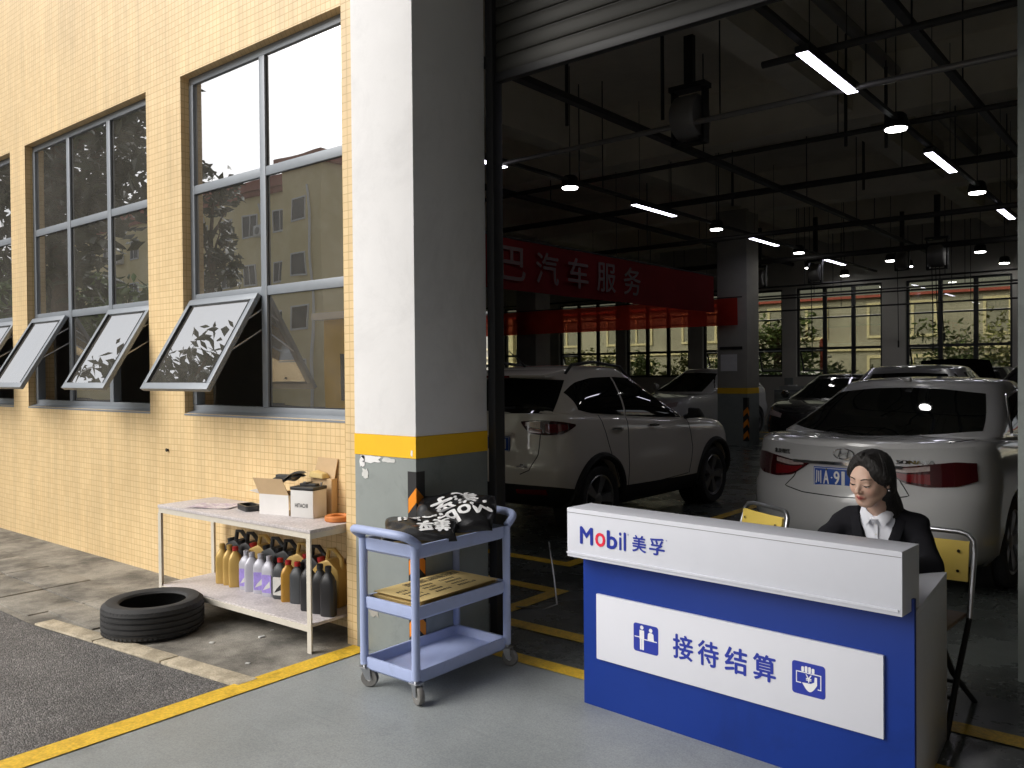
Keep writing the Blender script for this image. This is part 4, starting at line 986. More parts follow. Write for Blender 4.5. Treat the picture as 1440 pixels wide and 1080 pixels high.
SEDAN = dict(L=4.80, ar=.62, af=.85, pr=2.45, pf=2.3, crown=.55,
    zb=[(0, .30), (.5, .22), (1, .20), (3.9, .20), (4.8, .24)],
    zt=[(0, 1.015), (.12, 1.04), (.6, 1.055), (1.4, 1.01), (2.6, .955), (3.4, .94), (3.9, .90), (4.4, .80), (4.8, .62)],
    lower=[(0, .80, .16, .16), (.10, .875, .05, .05), (.28, .905, .0, .0), (.50, .912, .0, .02), (.58, .912, .018, .04), (.66, .912, .062, .06), (.80, .905, .075, .08), (.93, .888, .07, .12), (.985, .862, .055, .16), (1.0, .845, .066, .18)],
    zr=[(.9, 1.36), (1.3, 1.415), (2.0, 1.435), (2.7, 1.40), (3.1, 1.33)],
    cab=dict(xr0=.50, xr1=1.34, xf0=3.72, xf1=2.62, w0=.835, w1=.635, ar=.50, af=.6, pr=2.9, pf=2.6, er=.98, ew=1.25),
    wheels=(1.03, 3.83), wr=.325, ww=.22)
def plate_parts(t, x, yc, z, text, start=-.205):
    p = MB().bx(x-.006, x+.004, yc-.22, yc+.22, z-.07, z+.07).build('licence_plate', M['plate_blue'], t, bevel=.003)
    tx = MB(); u = start
    for ch in text:
        wd = .012 if ch == '·' else .045
        hgt = .010 if ch == '·' else .09
        put_text(tx, ch, u, u+wd*(.55 if ch == '1' else 1), -hgt/2, hgt/2, lambda a, b: (x-.0085, yc-a, z+b), .03); u += wd+(.009 if ch == '·' else .0135)
    rim = MB()
    for (a, b, c, d) in ((-.214, .214, .060, .063), (-.214, .214, -.063, -.060), (-.214, -.211, -.06, .06), (.211, .214, -.06, .06)): rim.bx(x-.0083, x-.006, yc+a, yc+b, z+c, z+d)
    tx.build('lettering', M['ink_white'], p); rim.build('border', M['ink_white'], p)
    for yy in (-.12, .12): MB().cyl((x-.012, yc+yy, z+.055), (x-.005, yc+yy, z+.055), .008, n=10).build('plate_bolt', M['chrome'], p, smooth=True)
def cut_list(sp):
    cs = []
    for xw in sp['wheels']:
        for sg in (-1, 1): cs.append(MB().cyl((xw, sg*.58, sp['wr']+.01), (xw, sg*1.3, sp['wr']+.01), sp['wr']+.05, n=40))
    return cs
def sedan():
    sp = SEDAN; t = thing('sedan_car', 'white sedan with dark rear window and red tail lights parked behind the woman', 'car', (-1.90, 5.84, 0), R(86.0)); t.scale = (1, .93, 1)
    bm_, cm_ = make_body(sp), make_cabin(sp); S = Surf([bm_, cm_])
    link('body', boolean_cut(bm_, 'body', [M['pearl'], M['clad']], cut_list(sp)), t)
    cm_.build('cabin', M['pearl'], t, smooth=True, weld=True)
    # glass
    MB_ = patch(S.rear, [(-.73, 1.115), (-.4, 1.09), (0, 1.083), (.4, 1.09), (.73, 1.115)], [(-.595, 1.36), (-.3, 1.395), (0, 1.405), (.3, 1.395), (.595, 1.36)], 30, 10, .004); MB_.build('rear_window', M['car_glass'], t, smooth=True)
    for sg in (-1, 1):
        f = lambda x, z: S.side(x, z, sg)
        patch(f, [(1.22, 1.085), (1.9, 1.05), (2.30, 1.03)], [(1.30, 1.14), (1.62, 1.33), (2.0, 1.375), (2.30, 1.372)], 24, 8).build('side_window', M['car_glass'], t, smooth=True)
        patch(f, [(2.36, 1.028), (2.9, 1.0), (3.25, .985)], [(2.36, 1.37), (2.62, 1.345), (3.0, 1.19), (3.25, 1.02)], 24, 8).build('side_window', M['car_glass'], t, smooth=True)
        seam(f, [(1.16, 1.07), (2.3, 1.012), (3.3, .965)], .010, .004).build('chrome_strip', M['chrome'], t, smooth=True)
        seam(f, [(1.18, 1.08), (1.28, 1.17), (1.60, 1.352), (2.0, 1.395), (2.62, 1.37)], .007, .003).build('chrome_strip', M['chrome'], t, smooth=True)
        seam(f, [(1.45, .35), (1.46, .62), (1.36, .80), (1.22, 1.0)], .004).build('door_seam', M['seam'], t)
        seam(f, [(2.38, .28), (2.36, .95)], .004).build('door_seam', M['seam'], t)
        for xh in (1.52, 2.52):
            h = f(xh, .88)
            MB().tube([h[0]+h[1]*.012, h[0]+Vector((.1, 0, 0))+h[1]*.035, h[0]+Vector((.2, 0, 0))+h[1]*.012], .012, 8).build('door_handle', M['chrome'], t, smooth=True)
        # tail lamps wrapping round the corners
        az = lambda a, z: S.azim(R(a), z, sg, .62, .30)
        tl = patch(az, [(-4, .895), (4, .845), (12, .80), (28, .778), (48, .785), (62, .82)], [(-4, .90), (4, .902), (12, .906), (28, .925), (48, .945), (62, .935)], 44, 10, .010, .03).build('tail_lamp', M['tail_dark'], t, smooth=True)
        patch(az, [(2, .88), (14, .866), (30, .885)], [(2, .894), (14, .899), (30, .915)], 12, 5, .013).build('reverse_lens', M['tail_clear'], tl, smooth=True)
        patch(az, [(3, .862), (12, .812), (30, .795)], [(3, .872), (12, .858), (30, .862)], 14, 5, .0135).build('brake_lens', M['tail_red'], tl, smooth=True)
        seam(S.rear, [(sg*.36, .86), (sg*.40, .79), (sg*.46, .72), (sg*.30, .69), (0, .68)], .004).build('boot_seam', M['seam'], t)
        seam(S.top, [(.27, sg*.66), (.36, sg*.70), (.52, sg*.75)], .0045).build('boot_seam', M['seam'], t)
        # mirrors
        mm = f(3.1, 1.0)
        MB().lathe([(.001, -.07), (.07, -.06), (.09, 0), (.07, .06), (.001, .07)], 16, Matrix.Translation((3.1, sg*1.0, 1.0)) @ Matrix.Diagonal((.7, 1.1, .8, 1)) @ Matrix.Rotation(R(90), 4, 'Y')).build('door_mirror', M['pearl'], t, smooth=True)
        patch(S.front and (lambda y, z: S.front(y, z)), [(sg*.42, .60), (sg*.8, .66)], [(sg*.42, .68), (sg*.8, .80)], 10, 4, .006).build('head_lamp', M['tail_clear'], t, smooth=True)
        MB().cyl((.10, sg*.55, .28), (.35, sg*.55, .28), .035, n=14).build('exhaust_pipe', M['chrome'], t, smooth=True)
    patch(S.front, [(-.66, .99), (0, .97), (.66, .99)], [(-.53, 1.33), (0, 1.38), (.53, 1.33)], 24, 8, .004).build('windscreen', M['car_glass'], t, smooth=True)
    # boot garnish, plate, badge
    patch(S.rear, [(-.40, .893), (0, .895), (.40, .893)], [(-.40, .912), (0, .917), (.40, .912)], 20, 3, .022, .03).build('boot_garnish', M['chrome'], t, smooth=True)
    xr = S.rear(0, .80)[0].x
    plate_parts(t, xr-.012, .0, .805, '川A·91')
    MB().bx(xr-.010, xr-.003, -.205, .245, .717, .731).build('plate_trim', M['kraft'], t)
    xb = S.rear(0, .972)[0].x-.006
    bd = MB(); bd.tube([(xb, .075*math.cos(a), .972+.036*math.sin(a)) for a in [2*math.pi*i/28 for i in range(28)]], .006, 6, closed=True)
    for (y0, z0, y1, z1) in ((.038, -.024, .022, .026), (-.022, -.026, -.038, .024), (.030, -.004, -.030, .006)):
        bd.tube([(xb, y0, .972+z0), (xb, (y0+y1)/2, .972+(z0+z1)/2), (xb, y1, .972+z1)], .007, 6)
    bd.build('badge', M['chrome'], t, smooth=True)
    for s_, (ya, yb, za, zb_) in (('北京现代', (.60, .44, .945, .980)), ('SONATA', (-.36, -.60, .925, .950))):
        tx = MB(); put_text(tx, s_, 0, 1, 0, 1, lambda u, v: tuple((lambda h: h[0]+h[1]*.004)(S.rear(lerp(ya, yb, u), lerp(za, zb_, v)))), .02)
        tx.build('lettering', M['chrome'], t)
    patch(S.rear, [(-.62, .30), (0, .30), (.62, .30)], [(-.60, .40), (0, .42), (.60, .40)], 16, 4, .006).build('bumper_insert', M['clad'], t, smooth=True)
    # stop lamp and roof aerial
    MB().bx(1.32, 1.40, -.03, .03, 1.455, 1.49).build('roof_aerial', M['pearl'], t, bevel=.012)
    for xw in sp['wheels']:
        for sg in (-1, 1):
            wheel_parts(t, xw, sg*(.905-sp['ww']/2-.012), sp['wr'], sp['wr'], sp['ww'], sg)
            MB().lathe([(sp['wr']+.045, -.11), (sp['wr']+.045, .10), (.05, .10)], 30, Matrix.Translation((xw, sg*.70, sp['wr']+.01)) @ Matrix.Rotation(R(90*sg), 4, 'X')).build('wheel_well', M['clad'], t)
    return t
sedan()

SUV = dict(L=3.98, ar=.36, af=.62, pr=2.9, pf=2.5, crown=.6,
    zb=[(0, .36), (.5, .26), (1, .23), (3.2, .23), (3.98, .30)],
    zt=[(0, 1.12), (.15, 1.15), (.8, 1.135), (1.6, 1.08), (2.5, 1.02), (2.9, 1.0), (3.3, .96), (3.7, .86), (3.98, .70)],
    lower=[(0, .78, .16, .16), (.10, .86, .05, .06), (.22, .885, .0, .02), (.38, .90, -.01, .0), (.46, .905, .0, .01), (.53, .905, .045, .03), (.64, .905, .075, .05), (.82, .903, .09, .08), (.94, .89, .10, .12), (1.0, .865, .12, .16)],
    zr=[(.3, 1.50), (.7, 1.555), (1.2, 1.575), (1.7, 1.555), (2.1, 1.48)],
    cab=dict(xr0=.16, xr1=.52, xf0=2.78, xf1=1.78, w0=.855, w1=.64, ar=.34, af=.5, pr=3.0, pf=2.6, er=.9, ew=1.5),
    wheels=(.74, 3.16), wr=.335, ww=.22)
def suv():
    sp = SUV; t = thing('suv_car', 'pale beige SUV with roof rails and black cladding parked inside beside the pillar', 'car', (-5.31, 5.96, 0), R(90))
    bm_, cm_ = make_body(sp), make_cabin(sp); S = Surf([bm_, cm_])
    zb, zt = curve(sp['zb']), curve(sp['zt'])
    link('body', boolean_cut(bm_, 'body', [M['beige_white'], M['clad']], cut_list(sp), clad=lambda c: c.z < lerp(zb(c.x), zt(c.x), .225)), t)
    cm_.build('cabin', M['beige_white'], t, smooth=True, weld=True)
    patch(S.rear, [(-.70, 1.175), (0, 1.165), (.70, 1.175)], [(-.60, 1.475), (0, 1.50), (.60, 1.475)], 30, 10, .004).build('rear_window', M['car_glass'], t, smooth=True)
    sl_ = MB(); sl_.hexa([(.28, -.60, 1.50), (.55, -.62, 1.545), (.55, .62, 1.545), (.28, .60, 1.50)], [(.26, -.58, 1.53), (.55, -.62, 1.585), (.55, .62, 1.585), (.26, .58, 1.53)])
    sl_.build('roof_spoiler', M['beige_white'], t, bevel=.012)
    MB().bx(.255, .27, -.16, .16, 1.505, 1.525).build('high_stop_lamp', M['tail_red'], t)
    MB().tube([(.06, -.02, 1.20), (.09, -.18, 1.215), (.11, -.36, 1.225)], .012, 6).build('rear_wiper', M['clad'], t, smooth=True)
    for sg in (-1, 1):
        f = lambda x, z: S.side(x, z, sg)
        patch(f, [(.44, 1.20), (.62, 1.165), (1.20, 1.12)], [(.46, 1.36), (.60, 1.455), (.85, 1.495), (1.20, 1.50)], 24, 8).build('side_window', M['car_glass'], t, smooth=True)
        patch(f, [(1.24, 1.117), (1.8, 1.078), (2.42, 1.045)], [(1.24, 1.50), (1.62, 1.485), (1.95, 1.37), (2.42, 1.075)], 24, 8).build('side_window', M['car_glass'], t, smooth=True)
        az = lambda a, z: S.azim(R(a), z, sg, .55, .45)
        tl = patch(az, [(-2, 1.085), (8, .995), (30, .975), (50, .99), (64, 1.06)], [(-2, 1.10), (15, 1.112), (32, 1.112), (50, 1.10), (64, 1.075)], 30, 8, .012, .03).build('tail_lamp', M['tail_dark'], t, smooth=True)
        patch(az, [(4, 1.06), (14, 1.045), (24, 1.04)], [(4, 1.095), (14, 1.10), (24, 1.10)], 12, 5, .0155).build('reverse_lens', M['tail_clear'], tl, smooth=True)
        patch(az, [(9, 1.01), (18, .992), (26, .99)], [(9, 1.04), (18, 1.035), (26, 1.03)], 12, 5, .0155).build('brake_lens', M['tail_red'], tl, smooth=True)
        patch(az, [(30, 1.0), (40, 1.0), (54, 1.03)], [(30, 1.08), (40, 1.08), (54, 1.075)], 12, 5, .0155).build('brake_lens', M['tail_red'], tl, smooth=True)
        # seams
        az_s = lambda a, z: S.azim(R(a), z, sg, .55, .45)
        seam(az_s, [(24, .985), (22, .80), (14, .66), (4, .62)], .0045).build('tailgate_seam', M['seam'], t)
        seam(f, [(.98, .62), (.86, .86), (.80, 1.0), (.74, 1.14)], .004).build('door_seam', M['seam'], t)
        seam(f, [(1.24, .40), (1.22, .8), (1.22, 1.1)], .004).build('door_seam', M['seam'], t)
        seam(f, [(2.52, .42), (2.58, .7), (2.50, 1.02)], .004).build('door_seam', M['seam'], t)
        seam(f, [(.98, .62), (1.1, .42), (1.8, .40), (2.5, .42)], .004).build('door_seam', M['seam'], t)
        for xh in (.92, 1.62):
            h = f(xh, 1.0)
            MB().tube([h[0]+h[1]*.010, h[0]+Vector((.1, 0, -.004))+h[1]*.034, h[0]+Vector((.19, 0, -.008))+h[1]*.010], .012, 8).build('door_handle', M['chrome'], t, smooth=True)
        # roof rails
        P = [S.top(x, sg*.57)[0]+Vector((0, 0, dz)) for x, dz in ((.62, .0), (.72, .045), (1.1, .055), (1.6, .05), (1.86, .0))]
        MB().tube(P, .016, 8).build('roof_rail', M['black'], t, smooth=True)
        # wheel arch trims
        for xw in sp['wheels']:
            P = []
            for i in range(25):
                a = R(-8+196*i/24); h = f(xw+(sp['wr']+.075)*math.cos(a), sp['wr']+.01+(sp['wr']+.075)*math.sin(a))
                if h and h[0].z > .24: P.append(h[0]+h[1]*.004)
            if len(P) > 4: MB().tube(P, [.034]*len(P), 8).build('arch_trim', M['clad'], t, smooth=True)
        MB().hexa([(2.42, sg*.93, 1.03), (2.42, sg*1.08, 1.045), (2.56, sg*1.05, 1.04), (2.56, sg*.94, 1.03)], [(2.42, sg*.93, 1.16), (2.42, sg*1.09, 1.15), (2.54, sg*1.05, 1.13), (2.54, sg*.94, 1.14)]).build('door_mirror', M['clad'], t, bevel=.03, bseg=3)
        MB().cyl((2.48, sg*.86, 1.045), (2.5, sg*.95, 1.06), .025, n=8).build('mirror_stalk', M['clad'], t)
        patch(lambda y, z: S.rear(y, z), [(sg*.42, .435), (sg*.72, .435)], [(sg*.42, .475), (sg*.72, .485)], 10, 3, .008).build('rear_reflector', M['tail_red'], t, smooth=True)
        patch(lambda y, z: S.front(y, z), [(sg*.42, .70), (sg*.78, .74)], [(sg*.42, .80), (sg*.78, .90)], 10, 4, .006).build('head_lamp', M['tail_clear'], t, smooth=True)
    patch(S.front, [(-.70, 1.08), (0, 1.06), (.70, 1.08)], [(-.58, 1.46), (0, 1.5), (.58, 1.46)], 24, 8, .004).build('windscreen', M['car_glass'], t, smooth=True)
    xr = S.rear(0, .90)[0].x
    MB().bx(xr-.03, xr+.02, -.36, .36, .965, .99).build('plate_garnish', M['beige_white'], t, bevel=.008)
    plate_parts(t, xr-.006, -.10, .885, '81', .095)
    h = S.rear(-.50, .69)
    MB().bx(h[0].x-.012, h[0].x, -.57, -.45, .685, .695).bx(h[0].x-.012, h[0].x, -.535, -.49, .699, .716).build('badge', M['chrome'], t, bevel=.002)
    q = S.top(.72, 0)[0]; MB().tube([q, q+Vector((-.10, 0, .07)), q+Vector((-.26, 0, .16))], [.014, .008, .004], 8).build('roof_aerial', M['black'], t, smooth=True)
    for xw in sp['wheels']:
        for sg in (-1, 1):
            wheel_parts(t, xw, sg*(.905-sp['ww']/2-.005), sp['wr'], sp['wr'], sp['ww'], sg)
            MB().lathe([(sp['wr']+.045, -.11), (sp['wr']+.045, .10), (.05, .10)], 30, Matrix.Translation((xw, sg*.70, sp['wr']+.01)) @ Matrix.Rotation(R(90*sg), 4, 'X')).build('wheel_well', M['clad'], t)
    return t
suv()

def far_car(name, label, loc, rz, paint, sp=SEDAN, bonnet=False, boot=False, zs=1.0):
    t = thing(name, label, 'car', loc, rz)
    bm_, cm_ = make_body(sp), make_cabin(sp); S = Surf([bm_, cm_]); c = sp['cab']
    link('body', boolean_cut(bm_, 'body', [M[paint]], cut_list(sp)), t); cm_.build('cabin', M[paint], t, smooth=True, weld=True)
    zt0 = curve(sp['zt'])(c['xr0'])+.05; zr0 = curve(sp['zr'])(c['xr1'])-.03
    patch(S.rear, [(-.64, zt0), (.64, zt0)], [(-.52, zr0-.02), (0, zr0), (.52, zr0-.02)], 20, 6, .004).build('rear_window', M['car_glass'], t, smooth=True)
    zt1 = curve(sp['zt'])(c['xf0'])+.07; zr1 = curve(sp['zr'])(c['xf1'])-.03
    patch(S.front, [(-.66, zt1), (.66, zt1)], [(-.52, zr1-.02), (0, zr1), (.52, zr1-.02)], 20, 6, .004).build('windscreen', M['car_glass'], t, smooth=True)
    xa, xb = c['xr1'], c['xf1']
    for sg in (-1, 1):
        f = lambda x, z: S.side(x, z, sg); zl = curve(sp['zt'])((xa+xb)/2)+.05; zh = curve(sp['zr'])((xa+xb)/2)-.05; xm = (xa+xb)/2
        patch(f, [(xa-.15, zl+.02), (xm-.03, zl)], [(xa+.05, zh-.04), (xm-.03, zh)], 12, 5).build('side_window', M['car_glass'], t, smooth=True)
        patch(f, [(xm+.03, zl), (xb+.5, zl-.01)], [(xm+.03, zh), (xb+.05, zh-.05)], 12, 5).build('side_window', M['car_glass'], t, smooth=True)
        patch(lambda y, z: S.front(y, z), [(sg*.42, zt1-.36), (sg*.78, zt1-.31)], [(sg*.42, zt1-.28), (sg*.78, zt1-.2)], 10, 4, .006).build('head_lamp', M['tail_clear'], t, smooth=True)
        patch(lambda y, z: S.rear(y, z), [(sg*.42, .82), (sg*.78, .82)], [(sg*.42, .92), (sg*.78, .92)], 10, 4, .006).build('tail_lamp', M['tail_dark'], t, smooth=True)
        for xw in sp['wheels']: wheel_parts(t, xw, sg*.79, sp['wr'], sp['wr'], sp['ww'], sg)
        MB().lathe([(.001, -.07), (.07, -.06), (.09, 0), (.07, .06), (.001, .07)], 12, Matrix.Translation((xb+.45, sg*1.0, zl+.02)) @ Matrix.Rotation(R(90), 4, 'Y')).build('door_mirror', M[paint], t, smooth=True)
    def lid(x0, z0, L_, ang, name_):
        G = []
        for i in range(9):
            u = L_*i/8; r = []
            for j in range(13):
                y = -.70+1.4*j/12; y *= 1-.10*(i/8)**2
                r.append((x0+u*math.cos(ang), y, z0+u*math.sin(ang)-.05*(y/.7)**2+.03*math.sin(math.pi*i/8)))
            G.append(r)
        G2 = [[(p[0]+.02*math.sin(ang), p[1], p[2]-.03*abs(math.cos(ang))-.015) for p in r] for r in G]
        MB().grid(G).grid(G2).build(name_, M[paint], t, smooth=True)
    if bonnet: lid(c['xf0']+.02, curve(sp['zt'])(c['xf0'])+.03, .95, R(50), 'raised_bonnet')
    if boot: lid(.55, 1.12, .62, R(115), 'raised_boot_lid')
    return t
far_car('hatchback_car', 'small white car facing the camera behind the SUV near the inner column', (-9.1, 20.4, 0), R(-100), 'pearl', SUV)
far_car('dark_car', 'black car facing the doorway between the inner column and the sedan', (-5.75, 20.6, 0), R(-92), 'car_black', SEDAN)
far_car('silver_car', 'silver car seen over the middle of the sedan roof', (-3.35, 12.9, 0), R(90), 'car_silver', SUV)
far_car('dark_car', 'black car with bonnet up behind the silver car', (-3.85, 22.3, 0), R(-90), 'car_black', SUV, bonnet=True)
far_car('dark_car', 'black car at the right edge behind the sedan roof', (-1.35, 12.6, 0), R(90), 'car_black', SUV)
# tool cabinets along the back wall
def cabinet(x, y, label, w_=.8, h_=1.05, topm='tool_grey'):
    t = thing('tool_cabinet', label, 'cabinet', (x, y, 0.004))
    MB().bx(-w_/2, w_/2, 0, .5, .12, h_).build('carcass', M['tool_grey'], t, bevel=.01)
    for i in range(5): d = MB().bx(-w_/2+.03, w_/2-.03, -.02, 0, .16+i*.17, .31+i*.17).build('drawer', M['grey_dado'], t, bevel=.006); MB().bx(-.25, .25, -.035, -.02, .27+i*.17, .285+i*.17).build('handle', M['steel'], d)
    for sx in (-1, 1):
        for yy in (.08, .42): MB().cyl((sx*(w_/2-.1)-.02, yy, .06), (sx*(w_/2-.1)+.02, yy, .06), .06, n=12).build('caster', M['rubber'], t)
    return t
cabinet(-8.25, 21.4, 'grey tool cabinet with drawers standing by the back wall near the column'); cabinet(-7.3, 21.5, 'grey tool cabinet beside the other one at the back wall', .95, .98)
t = thing('spray_can', 'green can standing on the grey tool cabinet at the back', 'can', (-7.5, 21.6, .985))
MB().lathe([(.05, 0), (.05, .2), (.03, .22), (.03, .27), (.001, .275)], 14).build('can_body', M['green_b'], t, smooth=True)
t = thing('parts_tray', 'pale metal tray of tools on the back tool cabinet', 'tray', (-8.25, 21.6, 1.054))
MB().bx(-.28, .28, -.15, .15, 0, .03).bx(-.28, .28, -.15, -.14, .03, .09).bx(-.28, .28, .14, .15, .03, .09).build('tray_body', M['steel'], t); MB().bx(-.1, .12, -.05, .06, .032, .12).build('tool', M['white_metal'], t, bevel=.01)
t = thing('gas_cylinder', 'small orange and grey gas bottle by the back cabinets', 'gas bottle', (-9.0, 21.2, 0.004))
MB().lathe([(.001, 0), (.13, .01), (.14, .05), (.14, .6), (.1, .7), (.04, .74), (.04, .82), (.001, .83)], 18).build('cylinder', M['orange_ring'], t, smooth=True); MB().lathe([(.15, .0), (.15, .3), (.145, .31)], 18).build('sleeve', M['grey_dado'], t, smooth=True)
# ------------------------------------------------------------------ reception desk
DK = thing('reception_desk', 'blue and white reception counter with Chinese sign in the doorway', 'desk', (-2.225, 3.222, 0.004), -0.063)
W_ = 1.462; DD = .70
MB().bx(0, W_, 0, .02, 0, .745).build('front_panel', M['blue_lam'], DK, bevel=.0015)
def skew(mb):
    mb.v = [(x-.134*max(0, y-.02), y, z) for x, y, z in mb.v]; return mb
skew(MB().bx(0.0, .022, .0205, DD, 0, .675)).build('side_panel', M['white_lam'], DK, bevel=.0015)
skew(MB().bx(W_-.022, W_, .0205, DD, 0, .675)).build('side_panel', M['white_lam'], DK, bevel=.0015)
skew(MB().bx(0, W_, .0205, DD, .6755, .70)).build('worktop', M['white_lam'], DK, bevel=.002)
MB().bx(.0225, W_-.0225, .12, .138, .05, .675).build('modesty_panel', M['white_lam'], DK)
cb = MB().bx(-.019, 1.452, -.093, .085, .701, .925).build('counter_box', M['white_lam'], DK, bevel=.0025)
MB().bx(-.017, 1.450, -.0942, -.0930, .904, .906).build('panel_joint', M['grey_cap'], cb)
MB().bx(-.019, 1.44, -.0985, -.0932, .716, .724).build('lower_trim', M['white_lam'], cb)
dk = lambda u, v: (u, -.0945, v)
for (ch, a, b, c, d, bo) in (('M', .056, .131, .771, .846, .03), ('b', .2068, .2640, .7695, .846, .03), ('i', .2735, .2865, .7705, .846, .02), ('l', .2975, .3105, .771, .847, .03), ('美', .3424, .4143, .775, .845, .018), ('孚', .4291, .5075, .774, .845, .018), ('®', .318, .326, .838, .846, 0), ('®', .512, .519, .838, .845, 0)):
    tx = MB(); put_text(tx, ch, a, b, c, d, dk, bo*1.6); tx.build('letter', M['ink_blue'], cb)
tx = MB(); put_text(tx, 'o', .1427, .1993, .7705, .830, dk, .04); tx.build('red_letter', M['ink_red'], cb)
sg_ = MB().bx(.086, 1.362, -.016, -.0005, .23, .529).build('sign_board', M['sign_white'], DK, bevel=.0015)
sf = lambda u, v: (u, -.0172, v)
for ch, (a, b) in zip('接待结算', ((.494, .593), (.614, .712), (.738, .838), (.862, .959))): tx = MB(); put_text(tx, ch, a, b, .330, .432, sf, .028); tx.build('letter', M['ink_blue'], sg_)
def rrect(u0, u1, v0, v1, r, n=6):
    P = []
    for (cx, cy, a0) in ((u1-r, v1-r, 0), (u0+r, v1-r, 90), (u0+r, v0+r, 180), (u1-r, v0+r, 270)):
        P += [(cx+r*math.cos(R(a0+90*i/n)), cy+r*math.sin(R(a0+90*i/n))) for i in range(n+1)]
    return P
for (u0, u1) in ((.293, .421), (1.024, 1.153)): MB().prism(rrect(u0, u1, .316, .440, .012), 0, .0008, lambda u, v, h: (u, -.0163-h, v)).build('pictogram_field', M['ink_blue'], sg_)
wf = lambda u, v, h: (u, -.0172-h, v)
def disc(mb, cu, cv, r, n=16): mb.prism([(cu+r*math.cos(2*math.pi*i/n), cv+r*math.sin(2*math.pi*i/n)) for i in range(n)], 0, .0006, wf)
def rect(mb, u0, u1, v0, v1): mb.prism([(u0, v0), (u1, v0), (u1, v1), (u0, v1)], 0, .0006, wf)
p = MB()                                            # customer standing at a counter
disc(p, .337, .424, .009); rect(p, .325, .349, .373, .412); rect(p, .327, .336, .326, .3725); rect(p, .338, .347, .326, .3725)
rect(p, .299, .3245, .378, .382); rect(p, .3495, .415, .372, .376)
disc(p, .383, .419, .009); p.prism([(.367, .3765), (.399, .3765), (.397, .403), (.390, .4085), (.376, .4085), (.369, .403)], 0, .0006, wf)
p.build('pictogram', M['ink_white'], sg_)
p = MB()                                            # hand with a banknote
for i in range(4): p.prism(rrect(1.061+i*.0135, 1.0715+i*.0135, .404, .428-abs(i-1.4)*.003, .004, 3), 0, .0006, wf)
for (a, b, c, d) in ((1.040, 1.138, .400, .4035), (1.040, 1.0435, .362, .3995), (1.1345, 1.138, .350, .3995), (1.040, 1.060, .3585, .362), (1.1245, 1.138, .3465, .350)): rect(p, a, b, c, d)
p.prism([(1.064+.058*(i/10), .362-.030*math.sin(math.pi*i/10)) for i in range(11)]+[(1.122, .392), (1.113, .392), (1.111, .372), (1.098, .364)], 0, .0006, wf)
p.build('pictogram', M['ink_white'], sg_)
tx = MB(); put_text(tx, '¥', 1.078, 1.102, .368, .396, lambda u, v: (u, -.0182, v), .02); tx.build('pictogram', M['ink_white'], sg_)
# things lying on the worktop
t = tag(MB().bx(-.15, .15, -.11, .11, 0, .012).build('paper_pad', M['card_white'], None, bevel=.002), 'white paper pad on the desk worktop before the woman', 'paper'); t.location = (-1.25, 3.55, .7055); t.rotation_euler = (0, 0, .1)

# ------------------------------------------------------------------ folding chairs
def chair(loc, rz, label):
    t = thing('folding_chair', label, 'chair', loc, rz, 'yellow backed tube chairs behind the desk')
    hw = .2
    # back loop leaning away (local +y is behind)
    P = [(-hw, .02, .42), (-hw, .10, .70), (-hw+.005, .115, .755), (-hw+.03, .122, .782), (-hw+.07, .125, .79), (hw-.07, .125, .79), (hw-.03, .122, .782), (hw-.005, .115, .755), (hw, .10, .70), (hw, .02, .42)]
    MB().tube(P, .0125, 10).build('back_frame', M['steel'], t, smooth=True)
    G = [[(x, .075+.10*((z-.58)/.20)*.28-.02*math.cos(x/hw*1.3), z) for z in (.575, .62, .67, .72, .755)] for x in [(-hw+.02)+(2*hw-.04)*i/8 for i in range(9)]]
    G2 = [[(a, b+.010, c) for a, b, c in r] for r in G]
    bk = MB().grid(G).grid(G2).build('backrest', M['chair_yellow'], t, smooth=True)
    for sx in (-1, 1):
        for zz in (.62, .71): MB().cyl((sx*(hw-.06), .055+(zz-.58)*.14, zz), (sx*(hw-.06), .10+(zz-.58)*.14, zz), .007, n=10).build('screw', M['chrome'], bk, smooth=True)
    MB().bx(-hw+.012, hw-.012, -.36, .03, .425, .445).build('seat', M['wood'], t, bevel=.008)
    for sx in (-1, 1):
        MB().tube([(sx*hw, .02, .42), (sx*(hw+.005), -.18, .22), (sx*(hw+.01), -.36, .0)], .0125, 10).build('leg', M['black'], t, smooth=True)
        MB().tube([(sx*(hw-.02), -.34, .42), (sx*(hw-.02), -.16, .22), (sx*(hw-.015), .16, .0)], .0125, 10).build('leg', M['black'], t, smooth=True)
    MB().tube([(-hw, -.25, .14), (0, -.25, .14), (hw, -.25, .14)], .009, 8).build('stretcher', M['black'], t, smooth=True)
    MB().tube([(-hw+.02, .02, .12), (0, .02, .12), (hw-.02, .02, .12)], .009, 8).build('stretcher', M['black'], t, smooth=True)
    return t
chair((-1.0, 4.20, .004), R(-4), 'yellow backed tube chair the woman sits on')
chair((-1.93, 4.40, .004), R(-32), 'empty yellow backed tube chair behind the left half of the desk')

